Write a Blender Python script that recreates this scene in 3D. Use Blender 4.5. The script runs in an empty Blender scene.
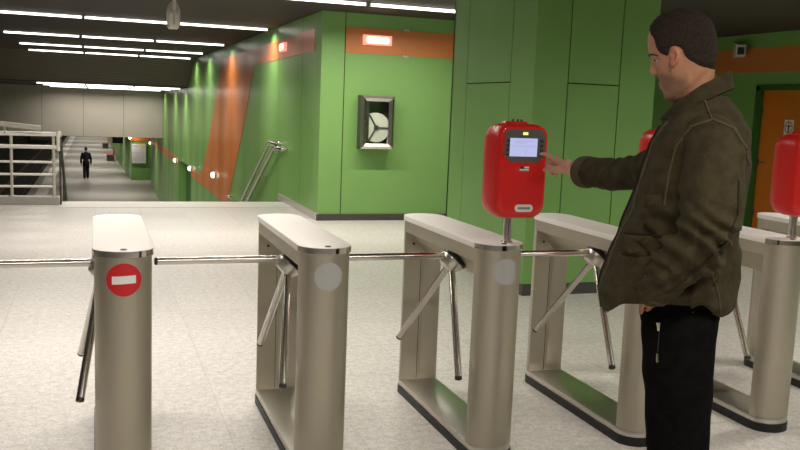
import bpy, bmesh, math, random
from mathutils import Vector, Matrix, noise
from mathutils.bvhtree import BVHTree
random.seed(7)
C = bpy.context.scene.collection
PI = math.pi

# ------------------------------------------------------------------ materials
def new_mat(name):
    m = bpy.data.materials.new(name); m.use_nodes = True
    nt = m.node_tree
    return m, nt, nt.nodes['Principled BSDF']

def plain(name, col, rough=.5, metal=0., spec=.5, coat=0., emit=None, estr=0.):
    m, nt, b = new_mat(name)
    b.inputs['Base Color'].default_value = (*col, 1)
    b.inputs['Roughness'].default_value = rough
    b.inputs['Metallic'].default_value = metal
    b.inputs['Specular IOR Level'].default_value = spec
    b.inputs['Coat Weight'].default_value = coat
    b.inputs['Coat Roughness'].default_value = .15
    if emit:
        b.inputs['Emission Color'].default_value = (*emit, 1)
        b.inputs['Emission Strength'].default_value = estr
    return m

def N(nt, kind, **kw):
    n = nt.nodes.new(kind)
    for k, v in kw.items():
        if k.startswith('i_'):
            key = k[2:]
            n.inputs[int(key) if key.isdigit() else key.replace('_', ' ')].default_value = v
        else:
            setattr(n, k, v)
    return n

def L(nt, a, ao, b, bi):
    nt.links.new(a.outputs[ao], b.inputs[bi])

def mth(nt, op, a, b=None):
    n = nt.nodes.new('ShaderNodeMath'); n.operation = op
    for i, v in enumerate((a, b)):
        if v is None: continue
        if isinstance(v, (int, float)): n.inputs[i].default_value = v
        else: nt.links.new(v, n.inputs[i])
    return n.outputs[0]

def noisy(name, c1, c2, scale, rough=.5, metal=0., bump=0., bscale=None, stretch=(1, 1, 1), spec=.5, rvar=0., detail=4.):
    """two colour noise with an optional bump"""
    m, nt, b = new_mat(name)
    tc = N(nt, 'ShaderNodeTexCoord'); mp = N(nt, 'ShaderNodeMapping'); mp.inputs['Scale'].default_value = stretch
    L(nt, tc, 'Object', mp, 'Vector')
    nz = N(nt, 'ShaderNodeTexNoise', i_Scale=scale, i_Detail=detail); L(nt, mp, 'Vector', nz, 'Vector')
    rp = N(nt, 'ShaderNodeValToRGB')
    rp.color_ramp.elements[0].position = .32; rp.color_ramp.elements[1].position = .68
    rp.color_ramp.elements[0].color = (*c1, 1); rp.color_ramp.elements[1].color = (*c2, 1)
    L(nt, nz, 'Fac', rp, 'Fac'); L(nt, rp, 'Color', b, 'Base Color')
    b.inputs['Metallic'].default_value = metal; b.inputs['Roughness'].default_value = rough
    b.inputs['Specular IOR Level'].default_value = spec
    if rvar:
        nt.links.new(mth(nt, 'ADD', mth(nt, 'MULTIPLY', nz.outputs['Fac'], rvar), rough - rvar / 2), b.inputs['Roughness'])
    if bump:
        n2 = N(nt, 'ShaderNodeTexNoise', i_Scale=bscale or scale, i_Detail=5.); L(nt, mp, 'Vector', n2, 'Vector')
        bp = N(nt, 'ShaderNodeBump', i_Strength=bump, i_Distance=.01); L(nt, n2, 'Fac', bp, 'Height'); L(nt, bp, 'Normal', b, 'Normal')
    return m

def steel(name, col=(.50, .463, .375), rough=.47, along='z'):
    st = {'z': (160, 160, 2), 'y': (160, 2, 160), 'x': (2, 160, 160)}[along]
    m, nt, b = new_mat(name)
    tc = N(nt, 'ShaderNodeTexCoord'); mp = N(nt, 'ShaderNodeMapping'); mp.inputs['Scale'].default_value = st
    L(nt, tc, 'Object', mp, 'Vector')
    nz = N(nt, 'ShaderNodeTexNoise', i_Scale=1., i_Detail=3.); L(nt, mp, 'Vector', nz, 'Vector')
    n2 = N(nt, 'ShaderNodeTexNoise', i_Scale=4., i_Detail=3.); L(nt, tc, 'Object', n2, 'Vector')
    b.inputs['Base Color'].default_value = (*col, 1)
    b.inputs['Metallic'].default_value = 1.
    r = mth(nt, 'ADD', mth(nt, 'MULTIPLY', nz.outputs['Fac'], .10), rough - .12)
    r = mth(nt, 'ADD', r, mth(nt, 'MULTIPLY', n2.outputs['Fac'], .12))
    nt.links.new(r, b.inputs['Roughness'])
    bp = N(nt, 'ShaderNodeBump', i_Strength=.04, i_Distance=.002); L(nt, nz, 'Fac', bp, 'Height'); L(nt, bp, 'Normal', b, 'Normal')
    return m

def wall_panels(name, col, pitch, off, axis, rough=.33, wave=.0, gloss_spec=.5, hpitch=None):
    """lacquered metal cladding: joints every pitch along the axis, each sheet very slightly buckled"""
    m, nt, b = new_mat(name)
    tc = N(nt, 'ShaderNodeTexCoord'); sp = N(nt, 'ShaderNodeSeparateXYZ'); L(nt, tc, 'Object', sp, 'Vector')
    u = mth(nt, 'DIVIDE', mth(nt, 'SUBTRACT', sp.outputs[axis], off), pitch)
    fr = mth(nt, 'FRACT', u)
    d = mth(nt, 'ABSOLUTE', mth(nt, 'SUBTRACT', fr, .5))
    joint = mth(nt, 'GREATER_THAN', d, .5 - .008 / pitch)
    nz = N(nt, 'ShaderNodeTexNoise', i_Scale=.8, i_Detail=2.); L(nt, tc, 'Object', nz, 'Vector')
    rp = N(nt, 'ShaderNodeValToRGB')
    rp.color_ramp.elements[0].color = (*[c * .93 for c in col], 1); rp.color_ramp.elements[1].color = (*[min(1, c * 1.07) for c in col], 1)
    L(nt, nz, 'Fac', rp, 'Fac')
    mx = N(nt, 'ShaderNodeMix', data_type='RGBA'); nt.links.new(joint, mx.inputs[0]); L(nt, rp, 'Color', mx, 6)
    mx.inputs[7].default_value = (*[c * .25 for c in col], 1)
    nt.links.new(mx.outputs[2], b.inputs['Base Color'])
    b.inputs['Roughness'].default_value = rough; b.inputs['Specular IOR Level'].default_value = gloss_spec
    if wave:
        h = mth(nt, 'SINE', mth(nt, 'MULTIPLY', u, 2 * PI))
        wn = N(nt, 'ShaderNodeTexNoise', i_Scale=.9, i_Detail=1.)
        mp = N(nt, 'ShaderNodeMapping'); mp.inputs['Scale'].default_value = (1, 1, .12) 
        L(nt, tc, 'Object', mp, 'Vector'); L(nt, mp, 'Vector', wn, 'Vector')
        hh = mth(nt, 'ADD', h, mth(nt, 'MULTIPLY', wn.outputs['Fac'], 2.0))
        bp = N(nt, 'ShaderNodeBump', i_Strength=1., i_Distance=wave); nt.links.new(hh, bp.inputs['Height']); L(nt, bp, 'Normal', b, 'Normal')
    return m

def floor_mat(name, c1, c2, tile, rough=.34, rv=.22):
    m, nt, b = new_mat(name)
    tc = N(nt, 'ShaderNodeTexCoord')
    s1 = N(nt, 'ShaderNodeTexNoise', i_Scale=75., i_Detail=3.); L(nt, tc, 'Object', s1, 'Vector')
    s2 = N(nt, 'ShaderNodeTexNoise', i_Scale=24., i_Detail=4.); L(nt, tc, 'Object', s2, 'Vector')
    s3 = N(nt, 'ShaderNodeTexNoise', i_Scale=.7, i_Detail=3.); L(nt, tc, 'Object', s3, 'Vector')
    v = mth(nt, 'ADD', mth(nt, 'MULTIPLY', s1.outputs['Fac'], .55), mth(nt, 'MULTIPLY', s2.outputs['Fac'], .45))
    rp = N(nt, 'ShaderNodeValToRGB'); rp.color_ramp.elements[0].position = .38; rp.color_ramp.elements[1].position = .60
    rp.color_ramp.elements[0].color = (*c1, 1); rp.color_ramp.elements[1].color = (*c2, 1)
    nt.links.new(v, rp.inputs['Fac'])
    br = N(nt, 'ShaderNodeTexBrick', offset=0., i_Scale=1., i_Mortar_Size=.004, i_Brick_Width=tile, i_Row_Height=tile, i_Bias=0.)
    br.inputs['Color1'].default_value = (.93, .93, .93, 1); br.inputs['Color2'].default_value = (1, 1, 1, 1); br.inputs['Mortar'].default_value = (.84, .82, .80, 1)
    L(nt, tc, 'Object', br, 'Vector')
    mx = N(nt, 'ShaderNodeMix', data_type='RGBA', blend_type='MULTIPLY'); mx.inputs[0].default_value = 1.
    L(nt, rp, 'Color', mx, 6); L(nt, br, 'Color', mx, 7)
    nt.links.new(mx.outputs[2], b.inputs['Base Color'])
    nt.links.new(mth(nt, 'ADD', mth(nt, 'MULTIPLY', s3.outputs['Fac'], rv), rough - rv / 2), b.inputs['Roughness'])
    return m

def slats(name, col, period, rough=.45):
    m, nt, b = new_mat(name)
    tc = N(nt, 'ShaderNodeTexCoord'); sp = N(nt, 'ShaderNodeSeparateXYZ'); L(nt, tc, 'Object', sp, 'Vector')
    fr = mth(nt, 'FRACT', mth(nt, 'DIVIDE', sp.outputs[1], period))
    gap = mth(nt, 'GREATER_THAN', fr, .80)
    mx = N(nt, 'ShaderNodeMix', data_type='RGBA'); nt.links.new(gap, mx.inputs[0])
    mx.inputs[6].default_value = (*col, 1); mx.inputs[7].default_value = (*[c * .22 for c in col], 1)
    nt.links.new(mx.outputs[2], b.inputs['Base Color'])
    b.inputs['Roughness'].default_value = rough; b.inputs['Specular IOR Level'].default_value = .15
    h = mth(nt, 'SINE', mth(nt, 'MULTIPLY', fr, PI / .8))
    bp = N(nt, 'ShaderNodeBump', i_Strength=.5, i_Distance=.012); nt.links.new(h, bp.inputs['Height']); L(nt, bp, 'Normal', b, 'Normal')
    return m

GREEN = (.190, .375, .105)
M = {}
M['floor'] = floor_mat('granite_floor', (.53, .503, .465), (.79, .76, .715), .6)
M['platform'] = floor_mat('platform_floor', (.42, .385, .345), (.47, .435, .39), 40., .34, .06)
M['edge_stone'] = noisy('edge_stone', (.62, .585, .54), (.74, .70, .66), 30, .35)
M['ceiling'] = slats('ceiling_slats', (.072, .061, .053), .12, .65)
M['wall_g'] = wall_panels('green_cladding', GREEN, 1.745, 11.06, 1, .33, .010, .11)
M['wall_o'] = wall_panels('orange_cladding', (.58, .19, .05), 1.745, 11.06, 1, .31, .010, .16)
M['face_g'] = wall_panels('green_face', GREEN, 30, 18, 0, .5)
M['face_o'] = plain('orange_face', (.56, .19, .05), .45)
M['pillar_g'] = noisy('green_panel', [c * .97 for c in GREEN], [c * 1.03 for c in GREEN], 3, .5, spec=.28)
M['gap'] = plain('joint_dark', (.012, .03, .008), .8)
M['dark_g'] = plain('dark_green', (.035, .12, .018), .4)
M['ceiling_slope'] = slats('ceiling_slope', (.15, .13, .112), .12, .6)  # the ceiling slats again, colour lightened as if more light fell here
M['beam'] = wall_panels('grey_fascia', (.42, .385, .33), 1.68, -.46, 0, .5)
M['concrete'] = noisy('concrete', (.34, .32, .295), (.44, .42, .39), 40, .7)
M['plaster'] = noisy('plaster', (.36, .335, .29), (.42, .39, .34), 2, .8)
M['black'] = noisy('trackbed', (.012, .014, .012), (.03, .028, .022), 5, .9)
M['base_metal'] = plain('skirting_metal', (.10, .095, .09), .4, .6)
M['base_light'] = plain('skirting_light', (.50, .46, .44), .4, .3)
M['steel'] = steel('brushed_steel')
M['steel_lid'] = steel('lid_steel', (.88, .85, .80), .54, 'y')
M['steel_lid'].node_tree.nodes['Principled BSDF'].inputs['Metallic'].default_value = .25
M['steel_plate'] = steel('plate_steel', (.62, .60, .54), .34, 'y')
M['chrome'] = plain('chrome', (.72, .70, .66), .14, 1.)
M['tube_steel'] = plain('tube_steel', (.68, .65, .60), .22, 1.)
M['rubber'] = plain('black_plinth', (.006, .006, .006), .5)
M['black_plastic'] = plain('black_plastic', (.012, .012, .012), .4)
M['disc'] = plain('indicator_disc', (.40, .40, .385), .4, .0)
M['red_sign'] = plain('sign_red', (.56, .012, .015), .4)
M['white_sign'] = plain('sign_white', (.80, .79, .77), .5)
M['red_shell'] = noisy('red_shell', (.56, .014, .012), (.60, .017, .014), 3, .34, spec=.35)
M['bezel'] = plain('bezel_grey', (.085, .085, .075), .38)
M['screen'] = plain('screen', (.02, .02, .03), .15, emit=(.52, .55, .86), estr=.42)
M['screen_text'] = plain('screen_text', (.02, .02, .03), .3, emit=(.40, .44, .75), estr=.36)
M['led'] = plain('led', (.2, .2, .02), .3, emit=(.85, .9, .25), estr=.5)
M['label'] = plain('label_white', (.68, .66, .62), .45)
M['label_grey'] = plain('label_grey', (.22, .21, .20), .5)
M['navy'] = plain('navy', (.012, .016, .07), .5)
M['tube'] = plain('lamp_tube', (.9, .9, .9), .4, emit=(1, .95, .88), estr=2.2)
M['tube_dim'] = plain('lamp_tube_dim', (.9, .9, .9), .4, emit=(1, .95, .88), estr=2.2)
M['lamp_house'] = plain('lamp_housing', (.55, .54, .52), .5)
M['globe'] = plain('lamp_globe', (.9, .9, .88), .3, emit=(1, .86, .70), estr=1.4)
M['exit_panel'] = plain('exit_panel', (.9, .5, .35), .4, emit=(1, .62, .30), estr=1.3)
M['exit_core'] = plain('exit_core', (.9, .8, .7), .4, emit=(1, .88, .62), estr=4.5)
M['exit_frame'] = plain('exit_frame', (.85, .33, .22), .4, emit=(1, .40, .32), estr=.35)
M['cream'] = noisy('cream_plastic', (.52, .49, .42), (.58, .55, .48), 8, .5)
M['reel'] = noisy('hose_white', (.80, .75, .69), (.88, .84, .78), 60, .7)
M['interior'] = plain('cabinet_inside', (.05, .06, .035), .6)
M['door_o'] = noisy('orange_door', (.62, .16, .010), (.68, .18, .014), 2, .4)
M['paper'] = plain('poster_paper', (.74, .72, .74), .5)
M['paper_ink'] = plain('poster_ink', (.5, .42, .5), .5)
M['yellow'] = plain('poster_yellow', (.75, .55, .05), .5)
M['bench_red'] = plain('bench_red', (.42, .03, .02), .4)
M['rust'] = noisy('rail_rust', (.10, .05, .03), (.16, .08, .05), 9, .6)
def glass_mat():
    m, nt, b = new_mat('thin_glass')
    nt.nodes.remove(b)
    out = nt.nodes['Material Output']
    t = N(nt, 'ShaderNodeBsdfTransparent'); t.inputs[0].default_value = (.92, .95, .92, 1)
    g = N(nt, 'ShaderNodeBsdfGlossy'); g.inputs['Roughness'].default_value = .03
    f = N(nt, 'ShaderNodeLayerWeight')
    mx = N(nt, 'ShaderNodeMixShader'); nt.links.new(mth(nt, 'ADD', mth(nt, 'MULTIPLY', mth(nt, 'POWER', f.outputs['Facing'], 4.), .6), .04), mx.inputs[0]); L(nt, t, 0, mx, 1); L(nt, g, 0, mx, 2); L(nt, mx, 0, out, 0)
    return m
M['glass'] = glass_mat()
# people
M['jacket'] = noisy('olive_cloth', (.026, .0208, .0098), (.045, .0358, .017), 26, .9, bump=.35, bscale=120, spec=.15)
M['jacket_lit_seam'] = noisy('olive_lit_seam', (.054, .044, .024), (.084, .069, .040), 90, .9, spec=.15)  # seams and cuffs coloured lighter so their edges look lit
M['jacket_dark'] = plain('olive_dark', (.022, .019, .012), .9, spec=.1)  # darker olive for zips, seam lines and flap edges
M['trousers'] = noisy('black_trousers', (.0028, .0028, .003), (.0048, .0048, .005), 30, .95, bump=.3, bscale=90, spec=.04)
M['shoe'] = plain('black_shoe', (.01, .01, .01), .4)
M['hair'] = noisy('dark_hair', (.011, .007, .0045), (.036, .024, .016), 170, .85, bump=.8, bscale=260, spec=.2)
M['brow'] = plain('eyebrow', (.02, .013, .009), .8)
M['eye'] = plain('eye_white', (.62, .58, .54), .2)
M['iris'] = plain('iris', (.03, .018, .01), .15)
M['lid'] = plain('eyelid', (.33, .155, .095), .5)
M['zip'] = plain('zip_metal', (.55, .50, .40), .3, 1.)
M['dark_cloth'] = noisy('dark_cloth', (.006, .006, .008), (.012, .012, .014), 9, .9, spec=.15)
def skin_mat():
    m, nt, b = new_mat('skin')
    at = N(nt, 'ShaderNodeVertexColor', layer_name='tone')
    tc = N(nt, 'ShaderNodeTexCoord')
    nz = N(nt, 'ShaderNodeTexNoise', i_Scale=140., i_Detail=3.); L(nt, tc, 'Object', nz, 'Vector')
    rp = N(nt, 'ShaderNodeValToRGB'); rp.color_ramp.elements[0].color = (.86, .86, .86, 1); rp.color_ramp.elements[1].color = (1.06, 1.06, 1.06, 1)
    L(nt, nz, 'Fac', rp, 'Fac')
    mx = N(nt, 'ShaderNodeMix', data_type='RGBA', blend_type='MULTIPLY'); mx.inputs[0].default_value = 1.
    L(nt, at, 'Color', mx, 6); L(nt, rp, 'Color', mx, 7); nt.links.new(mx.outputs[2], b.inputs['Base Color'])
    b.inputs['Roughness'].default_value = .5; b.inputs['Specular IOR Level'].default_value = .35
    b.inputs['Subsurface Weight'].default_value = .12; b.inputs['Subsurface Radius'].default_value = (.01, .004, .002); b.inputs['Subsurface Scale'].default_value = .5
    return m
M['skin'] = skin_mat()

# ------------------------------------------------------------------ mesh helpers
def bx(bm, x0, y0, z0, x1, y1, z1, bevel=0., seg=2):
    r = bmesh.ops.create_cube(bm, size=1.)
    vs = r['verts']
    bmesh.ops.scale(bm, vec=(x1 - x0, y1 - y0, z1 - z0), verts=vs)
    bmesh.ops.translate(bm, vec=((x0 + x1) / 2, (y0 + y1) / 2, (z0 + z1) / 2), verts=vs)
    if bevel:
        es = list({e for v in vs for e in v.link_edges})
        bmesh.ops.bevel(bm, geom=es, offset=bevel, segments=seg, profile=.5, affect='EDGES')

def frame_of(d):
    d = d.normalized()
    a = Vector((0, 0, 1)) if abs(d.z) < .9 else Vector((1, 0, 0))
    u = a.cross(d).normalized(); return u, d.cross(u)

def tube(bm, pts, r, n=14, cap=True):
    """pipe along a polyline with flat ends"""
    pts = [Vector(p) for p in pts]; rs = r if isinstance(r, (list, tuple)) else [r] * len(pts)
    rings = []; u = None
    for i, p in enumerate(pts):
        if i == 0: d = pts[1] - p
        elif i == len(pts) - 1: d = p - pts[i - 1]
        else: d = (pts[i + 1] - p).normalized() + (p - pts[i - 1]).normalized()
        d.normalize()
        if u is None: u, v = frame_of(d)
        else:
            u = (u - d * u.dot(d)).normalized(); v = d.cross(u)
        rings.append([bm.verts.new(p + (u * math.cos(2 * PI * k / n) + v * math.sin(2 * PI * k / n)) * rs[i]) for k in range(n)])
    for a, b in zip(rings, rings[1:]):
        for k in range(n):
            bm.faces.new((a[k], a[(k + 1) % n], b[(k + 1) % n], b[k]))
    if cap:
        bm.faces.new(rings[0][::-1]); bm.faces.new(rings[-1])

def loft(bm, rings, cap=True):
    rv = [[bm.verts.new(p) for p in ring] for ring in rings]; n = len(rv[0])
    for a, b in zip(rv, rv[1:]):
        for k in range(n):
            bm.faces.new((a[k], a[(k + 1) % n], b[(k + 1) % n], b[k]))
    if cap:
        bm.faces.new(rv[0][::-1]); bm.faces.new(rv[-1])

def lathe(bm, prof, n=28, o=(0, 0, 0), axis=(0, 0, 1)):
    """prof: list of (radius, height along the axis)"""
    o = Vector(o); a = Vector(axis).normalized(); u, v = frame_of(a)
    loft(bm, [[o + a * h + (u * math.cos(2 * PI * k / n) + v * math.sin(2 * PI * k / n)) * max(r, 1e-4) for k in range(n)] for r, h in prof])

def prism(bm, pts, z0, z1, bevel=0., plane='xy'):
    """extrude a polygon; plane xy -> along z, xz -> along y, yz -> along x"""
    def P(a, b, h):
        return {'xy': (a, b, h), 'xz': (a, h, b), 'yz': (h, a, b)}[plane]
    lo = [bm.verts.new(P(a, b, z0)) for a, b in pts]; hi = [bm.verts.new(P(a, b, z1)) for a, b in pts]
    n = len(pts)
    fs = [bm.faces.new(lo[::-1]), bm.faces.new(hi)]
    for k in range(n):
        fs.append(bm.faces.new((lo[k], lo[(k + 1) % n], hi[(k + 1) % n], hi[k])))
    bmesh.ops.recalc_face_normals(bm, faces=fs)
    if bevel:
        es = {e for f in fs[:2] for e in f.edges}
        bmesh.ops.bevel(bm, geom=list(es), offset=bevel, segments=2, profile=.5, affect='EDGES')

def ball(bm, c, r, s=(1, 1, 1), n=16):
    res = bmesh.ops.create_uvsphere(bm, u_segments=n, v_segments=max(6, n // 2 + 2), radius=r)
    bmesh.ops.scale(bm, vec=s, verts=res['verts']); bmesh.ops.translate(bm, vec=c, verts=res['verts'])

def obj(name, bm, m, parent=None, smooth=True, loc=None):
    me = bpy.data.meshes.new(name)
    bmesh.ops.recalc_face_normals(bm, faces=bm.faces)
    bm.to_mesh(me); bm.free()
    if smooth:
        for p in me.polygons: p.use_smooth = True
        me.set_sharp_from_angle(angle=math.radians(38))
    o = bpy.data.objects.new(name, me); C.objects.link(o)
    me.materials.append(M[m] if isinstance(m, str) else m)
    if parent: o.parent = parent
    if loc: o.location = loc
    return o

def mk(fn, *a, **k):
    bm = bmesh.new(); fn(bm, *a, **k); return bm

def tag(o, label, cat, group=None):
    o['label'] = label; o['category'] = cat
    if group: o['group'] = group
    return o

def thing(name, label, cat, loc=(0, 0, 0), rotz=0., group=None):
    o = bpy.data.objects.new(name, None); C.objects.link(o)
    o.location = loc; o.rotation_euler = (0, 0, rotz); o.empty_display_size = .1
    return tag(o, label, cat, group)

def struct(name, bm, m, smooth=False):
    o = obj(name, bm, m, None, smooth); o['kind'] = 'structure'; return o

def dup(root, loc, label, skip=(), dim=False):
    r = root.copy(); C.objects.link(r); r.location = loc; r['label'] = label
    for ch in list(root.children):
        if ch.name.split('.')[0] in skip: continue
        c = ch.copy(); C.objects.link(c); c.parent = r
        if dim and ch.name.split('.')[0] == 'tube': c.data = dim_mesh
        for g in list(ch.children):
            d = g.copy(); C.objects.link(d); d.parent = c
    return r

# ------------------------------------------------------------------ camera (solved from the photograph's straight lines)
f_px, yaw, pitch, roll, H = 870.909, .33962, .13225, .03939, 1.5733
cam = bpy.data.cameras.new('camera'); co = bpy.data.objects.new('camera', cam); C.objects.link(co)
cam.sensor_width = 36.; cam.sensor_fit = 'HORIZONTAL'; cam.lens = 36. * f_px / 800.
cam.clip_start = .05; cam.clip_end = 400
fw = Vector((math.sin(yaw), math.cos(yaw), 0)); rt = Vector((math.cos(yaw), -math.sin(yaw), 0)); up = Vector((0, 0, 1))
f2 = fw * math.cos(pitch) - up * math.sin(pitch); u2 = up * math.cos(pitch) + fw * math.sin(pitch)
r3 = rt * math.cos(roll) + u2 * math.sin(roll); u3 = u2 * math.cos(roll) - rt * math.sin(roll)
mw = Matrix.Identity(4)
for i in range(3):
    mw[i][0] = r3[i]; mw[i][1] = u3[i]; mw[i][2] = -f2[i]
mw[0][3], mw[1][3], mw[2][3] = 0, 0, H
co.matrix_world = mw
bpy.context.scene.camera = co

# ------------------------------------------------------------------ the setting
CZ, ZP, XW, YF, YE = 2.844, -3.2, 2.9, 11.66, 13.9     # hall ceiling, platform level, side wall, end wall face, stair head
XL, YB, XR = -8., -5., 9.
bm = bmesh.new()                                        # ticket hall slab, cut away left of the stair for the void over the tracks
prism(bm, [(XL, YB), (XR + .3, YB), (XR + .3, YF + .3), (XW + .2, YF + .3), (XW + .2, YE), (-.46, YE), (-.46, 13.5), (XL, 13.5)], -.35, 0)
struct('floor', bm, 'floor')
struct('trim_1', mk(bx, -.46, 13.15, .0005, XW, YE + .005, .006), 'edge_stone')          # polished slab along the stair head
bm = bmesh.new()
prism(bm, [(-3.1, 20.3), (4.2, 20.3), (4.2, 125), (-3.1, 125)], ZP - .3, ZP); struct('floor_platform', bm, 'platform')
bm = bmesh.new()                                        # the flight of stairs down to the platform
nst = 20
for i in range(nst):
    z = -(i + 1) * 3.2 / (nst + 1)
    bx(bm, -.46, YE + i * .32, z - .5, XW, YE + (i + 1) * .32, z)
struct('stairs', bm, 'concrete')
struct('floor_trackbed', mk(bx, XL, 13.9, ZP - 1.4, -3.1, 125, ZP - 1.2), 'black')
struct('wall_platform_edge', mk(bx, -3.3, 20.3, ZP - 1.2, -3.1, 125, ZP - .01), 'black')
struct('wall_track', mk(bx, XL - .3, 13.5, ZP - 1.4, XL, 125, 2.9), 'black')
struct('wall_far', mk(bx, XL, 125, ZP - 1.4, 4.5, 125.3, 0), 'plaster')
struct('trim_2', mk(bx, -2.75, 40, ZP, -2.2, 125, ZP + .006), 'white_sign')               # pale safety line along the platform edge

struct('ceiling', mk(bx, XL, YB, CZ, XR + .3, 27.5, CZ + .1), 'ceiling')
bm = bmesh.new()
prism(bm, [(27.5, CZ), (27.5, CZ + .1), (29.7, 2.08), (29.7, 1.98)], XL, XW, plane='yz'); struct('ceiling_slope', bm, 'ceiling_slope')
struct('ceiling_lower', mk(bx, XL, 29.6, 1.98, XW, 41.0, 2.08), 'ceiling')
struct('ceiling_platform', mk(bx, XL, 41.4, -.12, 4.3, 125, 0), 'plaster')
struct('beam', mk(bx, XL, 40.7, -.14, XW + .1, 41.4, 2.1), 'beam')

# side wall beside the stair: plate with a slanting orange field let into it
def wall_field(polys, m, name, th, x=XW):
    bm = bmesh.new()
    for poly in polys: prism(bm, poly, x - th, x + .04, plane='yz')
    return struct(name, bm, m)
bm = bmesh.new()
bx(bm, XW, YF + .3, ZP, XW + .3, 28.45, CZ); bx(bm, XW, YF, -.3, XW + .3, YF + .3, 0)
bx(bm, XW, 28.45, -.54, XW + .3, 33.05, CZ)
bx(bm, XW, 33.05, ZP, XW + .3, 49.6, CZ)
struct('wall_right', bm, 'wall_g')
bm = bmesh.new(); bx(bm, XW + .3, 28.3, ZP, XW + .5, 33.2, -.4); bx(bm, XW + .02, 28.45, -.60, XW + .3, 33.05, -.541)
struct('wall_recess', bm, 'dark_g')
wall_field([[(12.05, 2.635), (12.05, 2.325), (16.9, 2.30), (17.4, 1.83), (18.2, 1.02), (19.1, .22), (20.3, -.80), (28.44, -.80), (28.44, -.53),
             (25.6, -.53), (24.9, -.1), (23.85, .55), (22.9, 1.36), (22.0, 2.1), (21.5, 2.60)]], 'wall_o', 'trim_3', .008)
wall_field([[(33.06, -.80), (49.5, -.80), (49.5, -.53), (33.06, -.53)]], 'wall_o', 'trim_4', .008)
# end wall with the hose cabinet
struct('wall_back', mk(bx, XW, YF, 0, XR + .3, YF + .3, CZ), 'face_g')
bm = bmesh.new()
bx(bm, 3.235, YF - .008, 2.31, 4.107, YF + .02, 2.652); bx(bm, 4.109, YF - .008, 2.31, XR, YF + .02, 2.652)
struct('trim_5', bm, 'face_o')
bm = bmesh.new()
bx(bm, 3.222, YF - .004, .09, 3.232, YF + .02, CZ)
struct('trim_6', bm, 'gap')
bm = bmesh.new()
for z in (2.30, 2.662): bx(bm, 4.06, YF - .02, z - .012, 4.14, YF + .0, z + .012)
struct('trim_7', bm, 'base_light')
struct('baseboard_back', mk(bx, XW - .02, YF - .02, 0, XR, YF + .01, .09), 'base_metal')
struct('baseboard_right', mk(bx, XW - .025, YF - .02, 0, XW + .01, 14.3, .10), 'base_light')
# far wall of the hall, with the service door
bm = bmesh.new()
bx(bm, XR, YB, 0, XR + .3, 9.30, CZ); bx(bm, XR, 10.28, 0, XR + .3, YF, CZ); bx(bm, XR, 9.30, 2.08, XR + .3, 10.28, CZ)
struct('wall_east', bm, 'face_g')
struct('trim_8', mk(bx, XR - .008, YB, 2.295, XR + .02, YF, 2.64), 'face_o')
bm = bmesh.new()
bx(bm, XR - .015, 10.20, 0, XR + .1, 10.30, 2.10); bx(bm, XR - .015, 9.28, 0, XR + .1, 9.36, 2.10); bx(bm, XR - .015, 9.28, 2.04, XR + .1, 10.30, 2.12)
struct('trim_9', bm, 'dark_g')
d = struct('door_1', mk(bx, XR + .05, 9.36, .01, XR + .1, 10.20, 2.04), 'door_o')
bm = bmesh.new(); tube(bm, [(XR + .06, 10.1, 1.02), (XR - .01, 10.1, 1.02), (XR - .01, 9.99, 1.02)], .011)
obj('door_handle', bm, 'chrome', d)
bm = bmesh.new()
for z in (.3, 1.02, 1.75): tube(bm, [(XR + .04, 10.19, z - .05), (XR + .04, 10.19, z + .05)], .012)
obj('hinge', bm, 'base_metal', d)
# walls behind and left of the photographer
struct('wall_front', mk(bx, XL, YB - .3, 0, XR + .3, YB, CZ), 'plaster')
struct('wall_left', mk(bx, XL - .3, YB - .3, 0, XL, 13.5, CZ), 'plaster')

# green clad pillar: sheets with open joints over a dark core
PX, PY, PX1, PY1 = 3.50, 6.66, 4.70, 8.47
bm = bmesh.new(); bx(bm, PX + .02, PY + .02, 0, PX1 - .02, PY1 - .02, CZ); core = struct('pillar', bm, 'gap')
bm = bmesh.new(); g = .005
xs = [PX, 3.825, 4.335, PX1]
for i in range(3):
    zz = [.1, CZ] if i != 1 else [.1, 1.85, CZ]
    for z0, z1 in zip(zz, zz[1:]):
        bx(bm, xs[i] + (g if i else 0), PY, z0 + g, xs[i + 1] - (g if i < 2 else 0), PY + .03, z1 - g if z1 < CZ else z1)
ys = [PY + .031, 7.11, 8.08, PY1]
for i in range(3):
    zz = [.1, CZ] if i != 1 else [.1, 1.85, CZ]
    for z0, z1 in zip(zz, zz[1:]):
        for X in (PX, PX1 - .03):
            bx(bm, X, ys[i] + (g if i else 0), z0 + g, X + .03, ys[i + 1] - (g if i < 2 else 0), z1 - g if z1 < CZ else z1)
bx(bm, PX, PY1 - .03, .1, PX1, PY1, CZ)
pp = obj('cladding_panel', bm, 'pillar_g', core, False)
obj('plinth', mk(bx, PX + .008, PY + .008, 0, PX1 - .008, PY1 - .008, .1), 'base_metal', core, False)

# ------------------------------------------------------------------ fluorescent battens
PW = 17.
def make_lamp():
    t = thing('fluorescent_lamp', '', 'ceiling lamp', (0, 0, 0), 0, 'fluorescent lamps in rows across the ceiling')
    bm = bmesh.new(); bx(bm, .0, -.028, -.010, 1.46, .028, .0, .002); obj('housing', bm, 'lamp_house', t)
    for x in (.0, 1.447):
        bm = bmesh.new(); bx(bm, x, -.022, -.046, x + .013, .022, -.008, .002); obj('end_socket', bm, 'lamp_house', t)
    bm = bmesh.new(); tube(bm, [(.013, 0, -.027), (1.447, 0, -.027)], .017, 10); obj('tube', bm, 'tube', t)
    ld = bpy.data.lights.new('tube_light', 'AREA'); ld.shape = 'RECTANGLE'; ld.size = 1.42; ld.size_y = .06; ld.energy = PW; ld.color = (1, .93, .84); ld.spread = math.radians(162)
    lo = bpy.data.objects.new('tube_light', ld); C.objects.link(lo); lo.location = (.73, 0, -.047); lo.parent = t
    return t
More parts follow.
